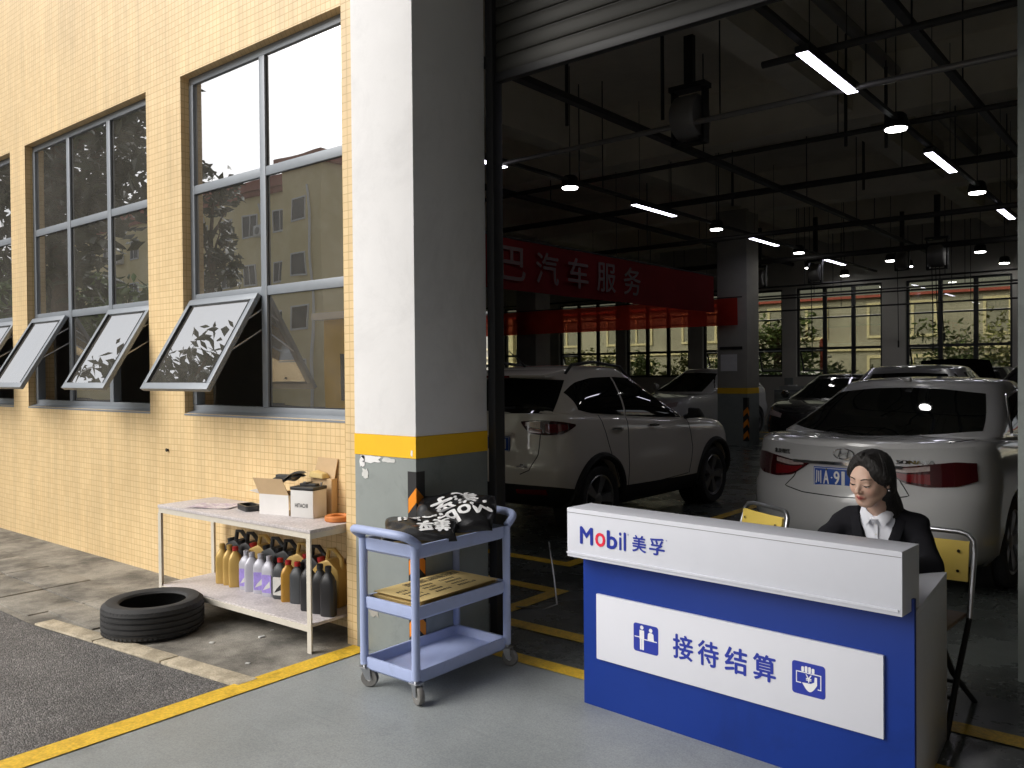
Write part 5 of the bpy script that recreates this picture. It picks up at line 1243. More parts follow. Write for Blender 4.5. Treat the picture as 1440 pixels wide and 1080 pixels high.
# ------------------------------------------------------------------ plastic service cart
CT = thing('service_cart', 'lilac blue three tier plastic service cart by the pillar', 'cart', (-3.015, 3.055, 0.004), 0)
CX_, CY_ = .185, .335
for sx in (-1, 1):
    for sy in (-1, 1):
        mb = MB(); mb.tube([(sx*(CX_-.005), sy*(CY_-.005), .115), (sx*(CX_-.002), sy*(CY_-.002), .14), (sx*(CX_-.002), sy*(CY_-.002), .45), (sx*(CX_-.002), sy*(CY_-.002), .74)], [.024, .021, .020, .022], 12)
        mb.build('post', M['cart'], CT, smooth=True)
def cart_tray(z, dep, name):
    mb = MB(); a, b = CX_, CY_; n = 6
    def rr_(k, z_): return [(x, y, z_) for x, y in rrect(-a+k, a-k, -b+k, b-k, max(.03-k*.3, .008), n)]
    rings = [rr_(.012, z-.012), rr_(0.0, z), rr_(-.002, z+dep-.008), rr_(0.0, z+dep), rr_(.012, z+dep), rr_(.016, z+dep-.006), rr_(.022, z+.010), rr_(.03, z+.006)]
    mb.grid(rings, cv=True); m_ = len(rings[0]); o = len(mb.v)-m_
    mb.f.append(tuple(range(o, o+m_))); mb.m.append(0)
    mb.f.append(tuple(range(m_-1, -1, -1))); mb.m.append(0)
    return mb.build(name, M['cart'], CT, smooth=True, angle=35)
cart_tray(.095, .055, 'tray'); cart_tray(.395, .055, 'tray'); cart_tray(.685, .055, 'tray')
for sy in (-1, 1):
    P = [(-CX_-.01, sy*(CY_-.01), .745), (-CX_-.012, sy*(CY_+.045), .785), (-CX_+.03, sy*(CY_+.075), .80), (0, sy*(CY_+.085), .802), (CX_-.03, sy*(CY_+.075), .80), (CX_+.012, sy*(CY_+.045), .785), (CX_+.01, sy*(CY_-.01), .745)]
    Q = []
    for i in range(len(P)-1):
        for q in (0, .33, .66): Q.append(Vector(P[i]).lerp(Vector(P[i+1]), q))
    Q.append(Vector(P[-1]))
    for _ in range(2): Q = [Q[0]]+[(Q[i-1]+Q[i]*2+Q[i+1])/4 for i in range(1, len(Q)-1)]+[Q[-1]]
    MB().tube(Q, .021, 12).build('handle', M['cart'], CT, smooth=True)
for i, (sx, sy) in enumerate(((-1, -1), (1, -1), (-1, 1), (1, 1))):
    x, y = sx*(CX_-.005), sy*(CY_-.005); a = (.5, -.3, 1.2, .2)[i]; d = Vector((math.cos(a), math.sin(a), 0)); nrm = Vector((-d.y, d.x, 0)); c = Vector((x, y, .0))+d*.022
    c.z = .044
    fk = MB().cyl((x, y, .098), (x, y, .118), .012, n=10)
    for s_ in (-1, 1):
        q = c+nrm*.019*s_
        fk.hexa([q+nrm*.002*s_-d*.012+Vector((0, 0, -.005)), q+nrm*.002*s_+d*.012+Vector((0, 0, -.005)), q+d*.012+Vector((0, 0, -.005)), q-d*.012+Vector((0, 0, -.005))], [Vector((x, y, .098))+nrm*.021*s_-d*.02, Vector((x, y, .098))+nrm*.021*s_+d*.03, Vector((x, y, .098))+nrm*.018*s_+d*.03, Vector((x, y, .098))+nrm*.018*s_-d*.02])
    fk.bx(x-.028, x+.028, y-.024, y+.024, .094, .100)
    cs = fk.build('caster', M['steel'], CT)
    Rm = Matrix.Translation(c) @ nrm.to_track_quat('Z', 'Y').to_matrix().to_4x4()
    MB().lathe([(.018, -.014), (.040, -.014), (.044, -.009), (.044, .009), (.040, .014), (.018, .014), (.014, .010), (.014, -.010)], 22, Rm, closed=True).build('wheel', M['caster'], cs, smooth=True)
    MB().lathe([(.019, -.011), (.019, .011), (.006, .015)], 14, Rm).build('hub', M['label_w'], cs, smooth=True)
# black printed bags lying in the top tray
def bag(name, label, loc, rz, tilt, lx, ly, th, seed, texts, fold=.0):
    t = thing(name, label, 'bag', loc, rz)
    rr = np.random.RandomState(seed); n = 34; ph = rr.uniform(0, 6, 6)
    Rt = Matrix.Rotation(tilt, 3, 'X')
    def hgt(u, v):
        e = max(0, 1-abs(u)**4)*max(0, 1-abs(v)**4)
        wr = .16*math.sin(u*5+v*3+ph[0])+.10*math.sin(v*6-u*4+ph[1])+.05*math.sin(u*11+v*8+ph[2])+.03*math.sin(u*4-v*13+ph[3])
        return e**.5*(1+wr)
    def P(i, j, s_):
        u = -1+2*i/n; v = -1+2*j/n
        x = u*lx*(1+.05*math.sin(v*3+ph[4])); y = v*ly*(1+.06*math.sin(u*4+ph[5]))
        h = hgt(u, v)*th
        z = h if s_ > 0 else -h*.18*(.3)
        if s_ > 0: z += .004
        z += fold*(u*u)
        return tuple(Rt @ Vector((x, y, z)))
    mb = MB(); top = [[P(i, j, 1) for j in range(n+1)] for i in range(n+1)]; bot = [[P(i, j, -1) for j in range(n+1)] for i in range(n+1)]
    mb.grid(top); mb.grid(bot)
    per = [(i, 0) for i in range(n+1)]+[(n, j) for j in range(1, n+1)]+[(i, n) for i in range(n-1, -1, -1)]+[(0, j) for j in range(n-1, 0, -1)]
    mb.grid([[top[i][j] for i, j in per], [bot[i][j] for i, j in per]], cv=True)
    mb.build('bag_film', M['plastic_bag'], t, smooth=True, angle=60)
    tm = BVHTree.FromPolygons([Vector(v) for v in mb.v], mb.f)
    tx = MB()
    for (s_, u0, u1, v0, v1, rot) in texts:
        c_, n_ = math.cos(rot), math.sin(rot)
        def fn(u, v):
            x, y = u*c_-v*n_, u*n_+v*c_
            o_ = Rt @ Vector((x, y, .5)); d_ = Rt @ Vector((0, 0, -1)); r = tm.ray_cast(o_, d_); q = r[0] if r[0] is not None else o_+d_*.5; return q-d_*.003
        put_text(tx, s_, u0, u1, v0, v1, fn, .05)
    tx.build('lettering', M['ink_white'], t)
    return t
PI = math.pi
tb = tag(MB().bx(-.15, .15, -.29, .29, 0, .014).build('card_sheets', M['kraft'], None, bevel=.002), 'yellow card sheets under the black bags in the cart top tray', 'paper'); tb.location = (-3.015, 3.055, .6955)
bag('folded_bag', 'flat black plastic bag with white lettering at the near end of the cart top', (-3.025, 2.95, .764), R(39), R(15), .185, .125, .032, 3, [('美孚', -.15, .02, -.035, .085, R(190)), ('Mobil', -.18, .11, -.10, -.04, R(190))])
bag('folded_bag', 'puffed black plastic bag with white lettering at the far end of the cart top', (-3.0, 3.185, .818), R(39), R(30), .20, .145, .042, 9, [('Mobil', -.165, .135, .015, .100, R(208)), ('美孚', -.145, .115, -.105, .003, R(208))])
# printed yellow sheets on the middle tray
SH2 = thing('paper_stack', 'stack of yellow printed sheets on the middle tray of the cart', 'paper', (-3.015, 3.05, .409))
for i in range(6):
    a = (random.random()-.5)*.10; ox = (random.random()-.5)*.02; ph_ = random.random()*6
    G = [[(x, y, .024+.006*i+.004*math.sin(y*7+ph_)*(1 if i < 5 else .0)+.010*(abs(x)/.165)**4*((i % 3)/2) if i < 5 else .062) for y in [-.285+.0475*k for k in range(13)]] for x in [-.165+.033*k for k in range(11)]]
    rm_ = Matrix.Rotation(a if i < 5 else 0, 3, 'Z')
    G = [[rm_ @ Vector((p[0]+ox, p[1], p[2])) for p in r] for r in G]
    MB().grid(G).grid([[p-Vector((0, 0, .0012)) for p in r] for r in G]).build('sheet', M['kraft'], SH2, smooth=True)
ink = MB(); rr = random.Random(4)
def mark(u0, u1, v0, v1):  # rough print strokes: dense small bars, not letters
    k = int((v1-v0)/.017)
    for i in range(k):
        v = v0+(v1-v0)*i/k
        for j in range(3):
            uu = u0+(u1-u0)*(j+.15+rr.random()*.25)/3
            if rr.random() < .85: ink.bx(uu, uu+(u1-u0)*.20, v, v+.011, .0626, .0632)
            if rr.random() < .6: ink.bx(u0, u1, v+.002+.003*j, v+.0045+.003*j, .0626, .0632)
mark(-.135, -.080, -.12, .26)
for u in (-.05, -.005, .04, .085):
    for (a, b) in ((-.24, -.14), (-.10, .02), (.06, .20)): mark(u, u+.02, a, b-rr.random()*.03)
ink.v = [(x, y, z) for x, y, z in ink.v]
stuff(ink.build('print', M['ink_black'], SH2))
t = thing('charging_cable', 'thin dark wire leaning beside the cart on the workshop floor', 'cable', (-3.35, 4.45, .004))
MB().tube([(.0, 0, .42), (.06, -.03, .22), (.10, -.05, .03), (.05, -.12, .008), (-.12, -.2, .008)], .006, 6).build('wire', M['steel'], t, smooth=True)

# ------------------------------------------------------------------ cream table with shelf
TB = thing('shelf_table', 'cream steel table with lower shelf standing against the yellow wall', 'table', (-3.80, 2.855, 0.0), R(1.6))
TL, TD = 1.59, .43
MB().bx(-TL, 0, 0, TD, .67, .69).build('table_top', M['table_top'], TB, bevel=.002)
MB().bx(-TL+.005, -.005, .004, .022, .638, .6695).bx(-TL+.005, -.005, TD-.022, TD-.004, .638, .6695).bx(-TL+.005, -TL+.023, .0225, TD-.0225, .638, .6695).bx(-.023, -.005, .0225, TD-.0225, .638, .6695).build('top_rail', M['table'], TB)
MB().bx(-TL+.02, -.02, .012, TD-.01, .142, .160).build('lower_shelf', M['table_top'], TB, bevel=.002)
MB().bx(-TL+.035, -.035, .004, .020, .118, .1505).bx(-TL+.035, -.035, TD-.020, TD-.004, .118, .1415).build('shelf_rail', M['table'], TB)
for x in (-TL+.002, -.037):
    for y in (.001, TD-.036):
        MB().bx(x, x+.035, y, y+.004, 0.0, .637).bx(x, x+.004, y+.0042, y+.035, 0, .637).build('leg', M['table'], TB)
def on_table(x, y):  # table-local -> world
    c, s_ = math.cos(R(2)), math.sin(R(2)); return (-3.64+x*c-y*s_, 2.74+x*s_+y*c)
# lubricant bottles on the lower shelf
def oval(a, b, p, z, n=20): return [(a*math.copysign(abs(math.cos(t))**(2/p), math.cos(t)), b*math.copysign(abs(math.sin(t))**(2/p), math.sin(t)), z) for t in [2*math.pi*i/n for i in range(n)]]
def bottle(loc, rz, label, body, cap, lab=None, h=.235, w_=.047, d_=.030, labm=None):
    t = thing('oil_bottle', label, 'bottle', loc, rz, 'one litre oil bottles on the lower shelf')
    prof = [(0.92, 0.0), (1.0, .008), (1.0, h*.62), (.97, h*.70), (.80, h*.79), (.48, h*.86), (.36, h*.885), (.36, h*.92)]
    rings = [oval(w_*k, d_*(k if k > .9 else max(k, .5)), 4 if k > .85 else 2.4, z) for k, z in prof]
    mb = MB().grid(rings, cv=True); m_ = 20; mb.f += [tuple(range(m_-1, -1, -1)), tuple(range(len(mb.v)-m_, len(mb.v)))]; mb.m += [0, 0]
    mb.build('bottle_body', M[body], t, smooth=True)
    MB().lathe([(.017, h*.90), (.019, h*.905), (.019, h*1.0), (.015, h*1.01), (.001, h*1.012)], 14).build('cap', M[cap], t, smooth=True)
    if lab:
        MB().prism(rrect(-w_*.74, w_*.74, h*.10, h*.55, .006), d_*.90, d_+.0015, lambda u, v, q: (u, -q, v)).build('label', M[lab], t)
        MB().prism([(-w_*.55, h*.16), (w_*.6, h*.24), (w_*.55, h*.40), (-w_*.2, h*.26)], d_+.0015, d_+.0022, lambda u, v, q: (u, -q, v)).build('label_mark', M['label_w' if lab != 'label_w' else 'ink_black'], t)
    return t
def jug(loc, rz, label, body, cap, lab=None, s=1.0):
    t = thing('oil_jug', label, 'jug', loc, rz, 'four litre oil jugs behind the bottles')
    hw, hd = .095*s, .055*s
    poly = [(-hw, 0), (hw, 0), (hw, .18*s), (hw*.92, .215*s), (hw*.30, .265*s), (hw*.10, .27*s), (-hw*.55, .245*s), (-hw*.98, .20*s), (-hw, .18*s)]
    mb = MB().prism(poly, -hd, hd, lambda u, v, q: (u, q, v)); mb.build('jug_body', M[body], t, bevel=.014*s, bseg=2)
    MB().tube([(hw*.86, 0, .205*s), (hw*.80, 0, .27*s), (hw*.30, 0, .318*s), (-hw*.10, 0, .318*s), (-hw*.22, 0, .255*s)], .013*s, 8).build('handle', M[body], t, smooth=True)
    MB().lathe([(.021*s, 0), (.023*s, .004), (.023*s, .034*s), (.001, .036*s)], 14, Matrix.Translation((-hw*.62, 0, .236*s)) @ Matrix.Rotation(R(-14), 4, 'Y')).build('cap', M[cap], t, smooth=True)
    if lab: MB().prism(rrect(-hw*.78, hw*.78, .03*s, .15*s, .008), hd-.002, hd+.0015, lambda u, v, q: (u, -q, v)).build('label', M[lab], t)
    return t
Zs = .1605
rowB = [(-5.06, 'gold', 'gold', None, 'leftmost gold oil bottle on the lower shelf'), (-4.985, 'gold', 'gold', None, 'second gold oil bottle from the left on the shelf'), (-4.905, 'gold', 'red_cap', None, 'gold oil bottle with dark red cap, third from the left'),
        (-4.79, 'silver_b', 'silver_b', 'lilac', 'leftmost silver bottle with lilac label, right of the gold ones'), (-4.715, 'silver_b', 'silver_b', None, 'silver bottle turned edge on between the lilac labelled ones'), (-4.63, 'silver_b', 'silver_b', 'lilac', 'silver bottle with lilac label in the middle of the row'), (-4.525, 'silver_b', 'silver_b', 'lilac', 'rightmost silver bottle with lilac label'),
        (-4.42, 'dark_b', 'red_cap', 'label_w', 'dark grey oil bottle with white label beside the lilac ones'), (-4.325, 'amber', 'red_cap', None, 'amber oil bottle with red cap near the table leg'), (-4.245, 'dark_b', 'red_cap', None, 'dark bottle half behind the front table leg'),
        (-4.06, 'black_b', 'black_b', None, 'first black bottle right of the front table leg'), (-3.96, 'black_b', 'black_b', None, 'second black bottle right of the front table leg'), (-3.875, 'black_b', 'black_b', None, 'rightmost black bottle beside the tiled corner')]
for i, (x, b_, c_, l_, lb) in enumerate(rowB):
    bottle((x, 3.085+(.008 if i % 2 else 0)-(.05 if i > 9 else 0), Zs), R(38 if l_ is None and b_ in ('gold', 'silver_b', 'amber') else 18)+(i % 3)*.08, lb, b_, c_, l_, h=.262 if i < 3 else (.25 if i < 10 else .285), w_=.042 if i < 3 else .046)
rowJ = [(-5.03, 'dark_b', 'dark_b', None, 'grey oil jug with tall handle at the left end behind the gold bottles'), (-4.90, 'black_b', 'black_b', 'teal', 'black oil jug with teal label behind the gold bottles'), (-4.76, 'gold', 'red_cap', None, 'gold oil jug with dark red cap behind the silver bottles'),
        (-4.62, 'dark_b', 'black_b', None, 'dark grey oil jug behind the middle silver bottles'), (-4.48, 'black_b', 'black_b', None, 'black oil jug behind the right silver bottle'), (-4.34, 'gold', 'black_b', None, 'gold oil jug behind the amber bottle'),
        (-4.20, 'black_b', 'red_cap', None, 'black oil jug behind the front table leg'), (-4.05, 'gold', 'red_cap', None, 'gold oil jug at the right end of the back row')]
for i, (x, b_, c_, l_, lb) in enumerate(rowJ): jug((x, 3.19, Zs), R(12)+.05*(i % 3), lb, b_, c_, l_, 1.06)
# things on the table top
ZT = .6905
lf = MB()
G = [[(x, y, .001+.006*abs(math.sin(x*14+y*9))) for y in (-.10, -.05, 0, .05, .10)] for x in [-.16+.04*i for i in range(9)]]
t = tag(lf.grid(G).build('leaflet', M['lilac'], None, smooth=True), 'pale lilac printed leaflet lying at the left end of the table', 'leaflet'); t.location = (-5.0, 3.0, ZT); t.rotation_euler = (0, 0, R(25))
M['leaflet'] = two_tone('printed_leaflet', (.46, .38, .52), (.66, .63, .66), 26, rough=.4, bump=0, lo=.45, hi=.55); t.data.materials[0] = M['leaflet']
t = thing('small_tray', 'small black plastic tray on the table left of the open box', 'tray', (-4.70, 3.06, ZT), R(-14))
MB().prism(rrect(-.085, .085, -.045, .045, .02), 0, .012, lambda u, v, h: (u, v, h)).build('tray_base', M['black_plastic'], t, bevel=.003)
mb = MB(); o_ = rrect(-.09, .09, -.05, .05, .022); i_ = rrect(-.078, .078, -.038, .038, .016)
mb.grid([[(u, v, .0) for u, v in o_], [(u*1.02, v*1.03, .034) for u, v in o_], [(u, v, .034) for u, v in i_], [(u, v, .012) for u, v in i_]], cv=True); mb.build('tray_rim', M['black_plastic'], t, smooth=True, angle=30)
# open cardboard box with white outside
BXo = thing('cardboard_box', 'open white and brown cardboard box with raised flap on the table', 'box', (-4.42, 3.12, ZT), R(14))
bw, bd, bh, th = .115, .085, .125, .003
MB().bx(-bw, bw, -bd, -bd+th, 0, bh).build('front_side', M['card_white'], BXo)
MB().bx(-bw, bw, bd-th, bd, 0, bh).build('back_side', M['cardboard'], BXo)
MB().bx(-bw, -bw+th, -bd+th, bd-th, 0, bh).build('left_side', M['card_white'], BXo)
MB().bx(bw-th, bw, -bd+th, bd-th, 0, bh).build('right_side', M['cardboard'], BXo)
MB().bx(-bw+th, bw-th, -bd+th, bd-th, 0, th).build('base', M['cardboard'], BXo)
MB().hexa([(-bw, -bd, bh), (bw, -bd, bh), (bw, -bd+th, bh), (-bw, -bd+th, bh)], [(-bw-.035, -bd-.02, bh+.10), (bw-.035, -bd-.02, bh+.10), (bw-.035, -bd-.02+th, bh+.10), (-bw-.035, -bd-.02+th, bh+.10)]).build('flap', M['cardboard'], BXo)
MB().hexa([(-bw, -bd, bh), (-bw+th, -bd, bh), (-bw+th, bd, bh), (-bw, bd, bh)], [(-bw-.08, -bd, bh+.015), (-bw-.08+th, -bd, bh+.018), (-bw-.08+th, bd, bh+.018), (-bw-.08, bd, bh+.015)]).build('flap', M['card_white'], BXo)
MB().hexa([(bw-th, -bd, bh), (bw, -bd, bh), (bw, bd, bh), (bw-th, bd, bh)], [(bw+.0, -bd, bh-.09), (bw+.012, -bd, bh-.09), (bw+.012, bd, bh-.09), (bw+.0, bd, bh-.09)]).build('flap', M['cardboard'], BXo)
# black moulded cover lying across the box
CV = thing('plastic_cover', 'black moulded plastic cover lying across the open box', 'car part', (-4.44, 3.14, ZT+.205), R(16))
def hull(n=26):
    G = []
    for i in range(n+1):
        u = -1+2*i/n; wd = .065*(1-abs(u)**3)**.6+.004; r = []
        for j in range(11):
            v = -1+2*j/10; r.append((u*.165, v*wd, .022*(1-v*v)**.5*(.5+.5*math.cos(u*2))+.05*u-.01*math.sin(u*7)))
        G.append(r)
    return G
Gh = hull(); MB().grid(Gh).grid([[(a, b, c-.018-.01*abs(a)) for a, b, c in r] for r in Gh]).build('shell', M['black_plastic'], CV, smooth=True)
MB().bx(-.05, .05, -.02, .02, .0, .032).build('raised_rib', M['black_plastic'], CV, bevel=.008)
# second box leaning on the wall behind
B2b = thing('cardboard_box', 'flattened brown cardboard box leaning on the wall behind the battery', 'box', (-4.19, 3.235, ZT), R(6))
MB().bx(-.09, .09, .0, .05, 0, .22).build('carton', M['cardboard'], B2b, bevel=.002)
MB().hexa([(-.10, .03, .22), (.085, .03, .22), (.085, .034, .22), (-.10, .034, .22)], [(-.07, .045, .345), (.10, .045, .34), (.10, .049, .34), (-.07, .049, .345)]).build('flap', M['cardboard'], B2b)
MB().hexa([(-.08, -.03, .225), (.04, -.03, .222), (.05, .03, .222), (-.08, .03, .225)], [(-.06, -.035, .262), (.03, -.02, .25), (.04, .02, .252), (-.05, .025, .268)]).build('crumpled_paper', M['kraft'], B2b, bevel=.006)
# car battery
BT = thing('car_battery', 'white car battery with black top and lettering on the table', 'battery', (-4.185, 3.145, ZT), R(14))
MB().bx(-.085, .085, -.075, .055, 0, .165).build('case', M['battery_white'], BT, bevel=.004)
MB().bx(-.0875, .0875, -.0775, .0575, .1655, .185).build('lid', M['black_plastic'], BT, bevel=.004)
MB().bx(-.06, .06, -.02, .02, .1855, .20).bx(-.03, .0, -.03, .03, .2003, .207).build('vent_cover', M['black_plastic'], BT, bevel=.003)
for sx in (-1, 1): MB().cyl((sx*.065, .035, .185), (sx*.065, .035, .203), .009, .008, n=12).build('terminal', M['steel'], BT, smooth=True)
tx = MB(); put_text(tx, 'HITACHI', -.05, .045, .062, .086, lambda u, v: (u, -.0758, v), .02); tx.build('lettering', M['ink_black'], BT)
RG = thing('orange_ring', 'orange brown rusty ring lying at the right end of the table', 'ring', (-3.915, 3.15, ZT))
MB().lathe([(.042, .006), (.046, .0), (.078, .0), (.083, .006), (.083, .026), (.078, .032), (.046, .032), (.042, .026)], 32, closed=True).build('ring_body', M['orange_ring'], RG, smooth=True, angle=30)

# ------------------------------------------------------------------ tyre on the pavement
TY = thing('loose_tyre', 'worn black car tyre lying flat on the pavement by the kerb', 'tyre', (-4.93, 2.535, .001), R(20)); TY.scale = (.96, .96, .98)
R0, w2 = .305, .10
prof = [(.195, -w2*.80), (.205, -w2*.92), (.24, -w2*1.02), (.275, -w2*.98), (.297, -w2*.80), (R0-.002, -w2*.62)]
for a in (-.50, -.17, .17, .50):
    prof += [(R0, w2*(a-.06)*1.0), (R0-.009, w2*(a-.05)), (R0-.009, w2*(a+.05)), (R0, w2*(a+.06))]
prof += [(R0-.002, w2*.62), (.297, w2*.80), (.275, w2*.98), (.24, w2*1.02), (.205, w2*.92), (.195, w2*.80), (.205, w2*.70), (.28, w2*.6), (.288, 0), (.28, -w2*.6), (.205, -w2*.7)]
MB().lathe(prof, 72, Matrix.Translation((0, 0, w2+.002)), closed=True).build('carcass', M['rubber'], TY, smooth=True, angle=32)
sp_ = MB()
for i in range(64):
    a = 2*math.pi*i/64
    for (sg, z) in ((1, w2*.70), (-1, -w2*.70)):
        rd = Vector((math.cos(a), math.sin(a), 0)); tn = Vector((-math.sin(a), math.cos(a), 0))
        c = rd*.2985+Vector((0, 0, w2+.002+z))
        sp_.hexa([c-tn*.009-rd*.004+Vector((0, 0, -.010)), c+tn*.009-rd*.004+Vector((0, 0, -.010)), c+tn*.009-rd*.006+Vector((0, 0, .010)), c-tn*.009-rd*.006+Vector((0, 0, .010))],
                 [c-tn*.008+rd*.0045+Vector((0, 0, -.009)), c+tn*.008+rd*.0045+Vector((0, 0, -.009)), c+tn*.008+rd*.001+Vector((0, 0, .009)), c-tn*.008+rd*.001+Vector((0, 0, .009))])
stuff(sp_.build('tread_blocks', M['rubber'], TY))
# a small mark: bolt stub in the tiled wall
ws = thing('wall_bolt', 'small dark bolt stub in the yellow wall left of the table', 'bolt', (-6.15, 3.3, .98))
MB().cyl((0, -.012, 0), (0, .0, 0), .010, n=10).build('stub', M['black'], ws, smooth=True); MB().cyl((0, -.017, 0), (0, -.012, 0), .014, n=6).build('nut', M['black'], ws)
# ------------------------------------------------------------------ the woman at the desk
def axis(lo, hi, fine, df, dc):
    """grid lines from lo to hi, dense inside the given intervals"""
    out = [lo]
    while out[-1] < hi:
        x = out[-1]; out.append(x+(df if any(a-dc <= x <= b for a, b in fine) else dc))
    return np.array(out, dtype=np.float32)
class Field:
    def __init__(s, xs, ys, zs):
        s.ax = (xs, ys, zs); s.F = np.full((len(xs), len(ys), len(zs)), 0.3, np.float32)
    def _sl(s, lo, hi, mg):
        sl = []
        for a, l, h in zip(s.ax, lo, hi):
            i0 = max(0, np.searchsorted(a, l-mg)-1); i1 = min(len(a), np.searchsorted(a, h+mg)+1); sl.append(slice(i0, i1))
        return tuple(sl)
    def _pts(s, sl): return np.meshgrid(s.ax[0][sl[0]], s.ax[1][sl[1]], s.ax[2][sl[2]], indexing='ij')
    def put(s, lo, hi, fn, k=.02, op='add'):
        sl = s._sl(lo, hi, .04+k)
        if any(q.stop <= q.start for q in sl): return
        X, Y, Z = s._pts(sl); d = fn(X, Y, Z).astype(np.float32); a = s.F[sl]
        if op == 'add':
            h = np.clip(.5+.5*(d-a)/k, 0, 1); s.F[sl] = d*(1-h)+a*h-k*h*(1-h)
        else:
            d = -d; h = np.clip(.5-.5*(d-a)/k, 0, 1); s.F[sl] = d*(1-h)+a*h+k*h*(1-h)
    def ell(s, c, r, k=.02, op='add', T=None):
        c = np.array(c, float); r = np.array(r, float)
        if T is None:
            fn = lambda X, Y, Z: (lambda q: (q-1)*q/np.maximum(np.sqrt(((X-c[0])/r[0]**2)**2+((Y-c[1])/r[1]**2)**2+((Z-c[2])/r[2]**2)**2), 1e-6))(np.sqrt(((X-c[0])/r[0])**2+((Y-c[1])/r[1])**2+((Z-c[2])/r[2])**2))
            lo, hi = c-r, c+r
        else:
            Rm, o, sc_ = T; w = o+sc_*(Rm @ c); rm = r.max()*sc_
            def fn(X, Y, Z):
                P = np.stack([X-o[0], Y-o[1], Z-o[2]], -1) @ Rm/sc_
                q = np.sqrt((((P-c)/r)**2).sum(-1)); gq = np.maximum(np.sqrt((((P-c)/r**2)**2).sum(-1)), 1e-6); return (q-1)*q/gq*sc_
            lo, hi = w-rm, w+rm
        s.put(lo, hi, fn, k, op)
    def cap(s, a, b, ra, rb=None, k=.02, op='add', T=None):
        a = np.array(a, float); b = np.array(b, float); rb = ra if rb is None else rb
        if T is not None: Rm, o, sc_ = T; a = o+sc_*(Rm @ a); b = o+sc_*(Rm @ b); ra *= sc_; rb *= sc_
        ab = b-a; L2 = ab @ ab+1e-9
        def fn(X, Y, Z):
            t = np.clip(((X-a[0])*ab[0]+(Y-a[1])*ab[1]+(Z-a[2])*ab[2])/L2, 0, 1)
            return np.sqrt((X-a[0]-t*ab[0])**2+(Y-a[1]-t*ab[1])**2+(Z-a[2]-t*ab[2])**2)-(ra+(rb-ra)*t)
        rm = max(ra, rb); s.put(np.minimum(a, b)-rm, np.maximum(a, b)+rm, fn, k, op)
    def mesh(s, name, m):
        F = s.F; S = F < 0; n = [q-1 for q in F.shape]
        cnt = np.zeros(n, np.int8)
        for dx in (0, 1):
            for dy in (0, 1):
                for dz in (0, 1): cnt += S[dx:n[0]+dx, dy:n[1]+dy, dz:n[2]+dz]
        act = (cnt > 0) & (cnt < 8); I, J, K = np.nonzero(act); idx = np.full(n, -1, np.int64); idx[I, J, K] = np.arange(len(I))
        cs = [(dx, dy, dz) for dx in (0, 1) for dy in (0, 1) for dz in (0, 1)]; V = {c: F[I+c[0], J+c[1], K+c[2]] for c in cs}
        acc = np.zeros((len(I), 3)); num = np.zeros(len(I))
        C = {c: np.stack([s.ax[0][I+c[0]], s.ax[1][J+c[1]], s.ax[2][K+c[2]]], -1) for c in cs}
        for a in cs:
            for d in range(3):
                if a[d] == 0:
                    b = list(a); b[d] = 1; b = tuple(b); va, vb = V[a], V[b]; mk_ = (va < 0) != (vb < 0)
                    t = np.where(mk_, va/np.where(mk_, va-vb, 1), 0)[:, None]; acc += np.where(mk_[:, None], C[a]+(C[b]-C[a])*t, 0); num += mk_
        acc /= num[:, None]; faces = []
        for d in range(3):
            sa = [slice(None)]*3; sb = [slice(None)]*3; sa[d] = slice(0, -1); sb[d] = slice(1, None)
            A, B = S[tuple(sa)], S[tuple(sb)]; E = A != B
            i = list(np.nonzero(E)); o1, o2 = [(1, 2), (2, 0), (0, 1)][d]
            ok = (i[o1] > 0) & (i[o2] > 0) & (i[o1] < n[o1]) & (i[o2] < n[o2]); i = [q[ok] for q in i]; fl = A[tuple(i)]
            def cell(a_, b_): q = [x.copy() for x in i]; q[o1] -= a_; q[o2] -= b_; return idx[tuple(q)]
            Q = np.stack([cell(1, 1), cell(0, 1), cell(0, 0), cell(1, 0)], -1); Q[~fl] = Q[~fl][:, ::-1]; faces.append(Q)
        Q = np.concatenate(faces); Q = Q[(Q >= 0).all(1)]
        me = bpy.data.meshes.new(name); me.vertices.add(len(acc)); me.vertices.foreach_set('co', acc.astype(np.float32).ravel())
        me.loops.add(len(Q)*4); me.loops.foreach_set('vertex_index', Q.ravel().astype(np.int32)); me.polygons.add(len(Q)); me.polygons.foreach_set('loop_start', np.arange(0, len(Q)*4, 4, dtype=np.int32))
        me.update(calc_edges=True); me.validate(); me.polygons.foreach_set('use_smooth', np.ones(len(me.polygons), bool)); me.materials.append(m)
        return me, acc

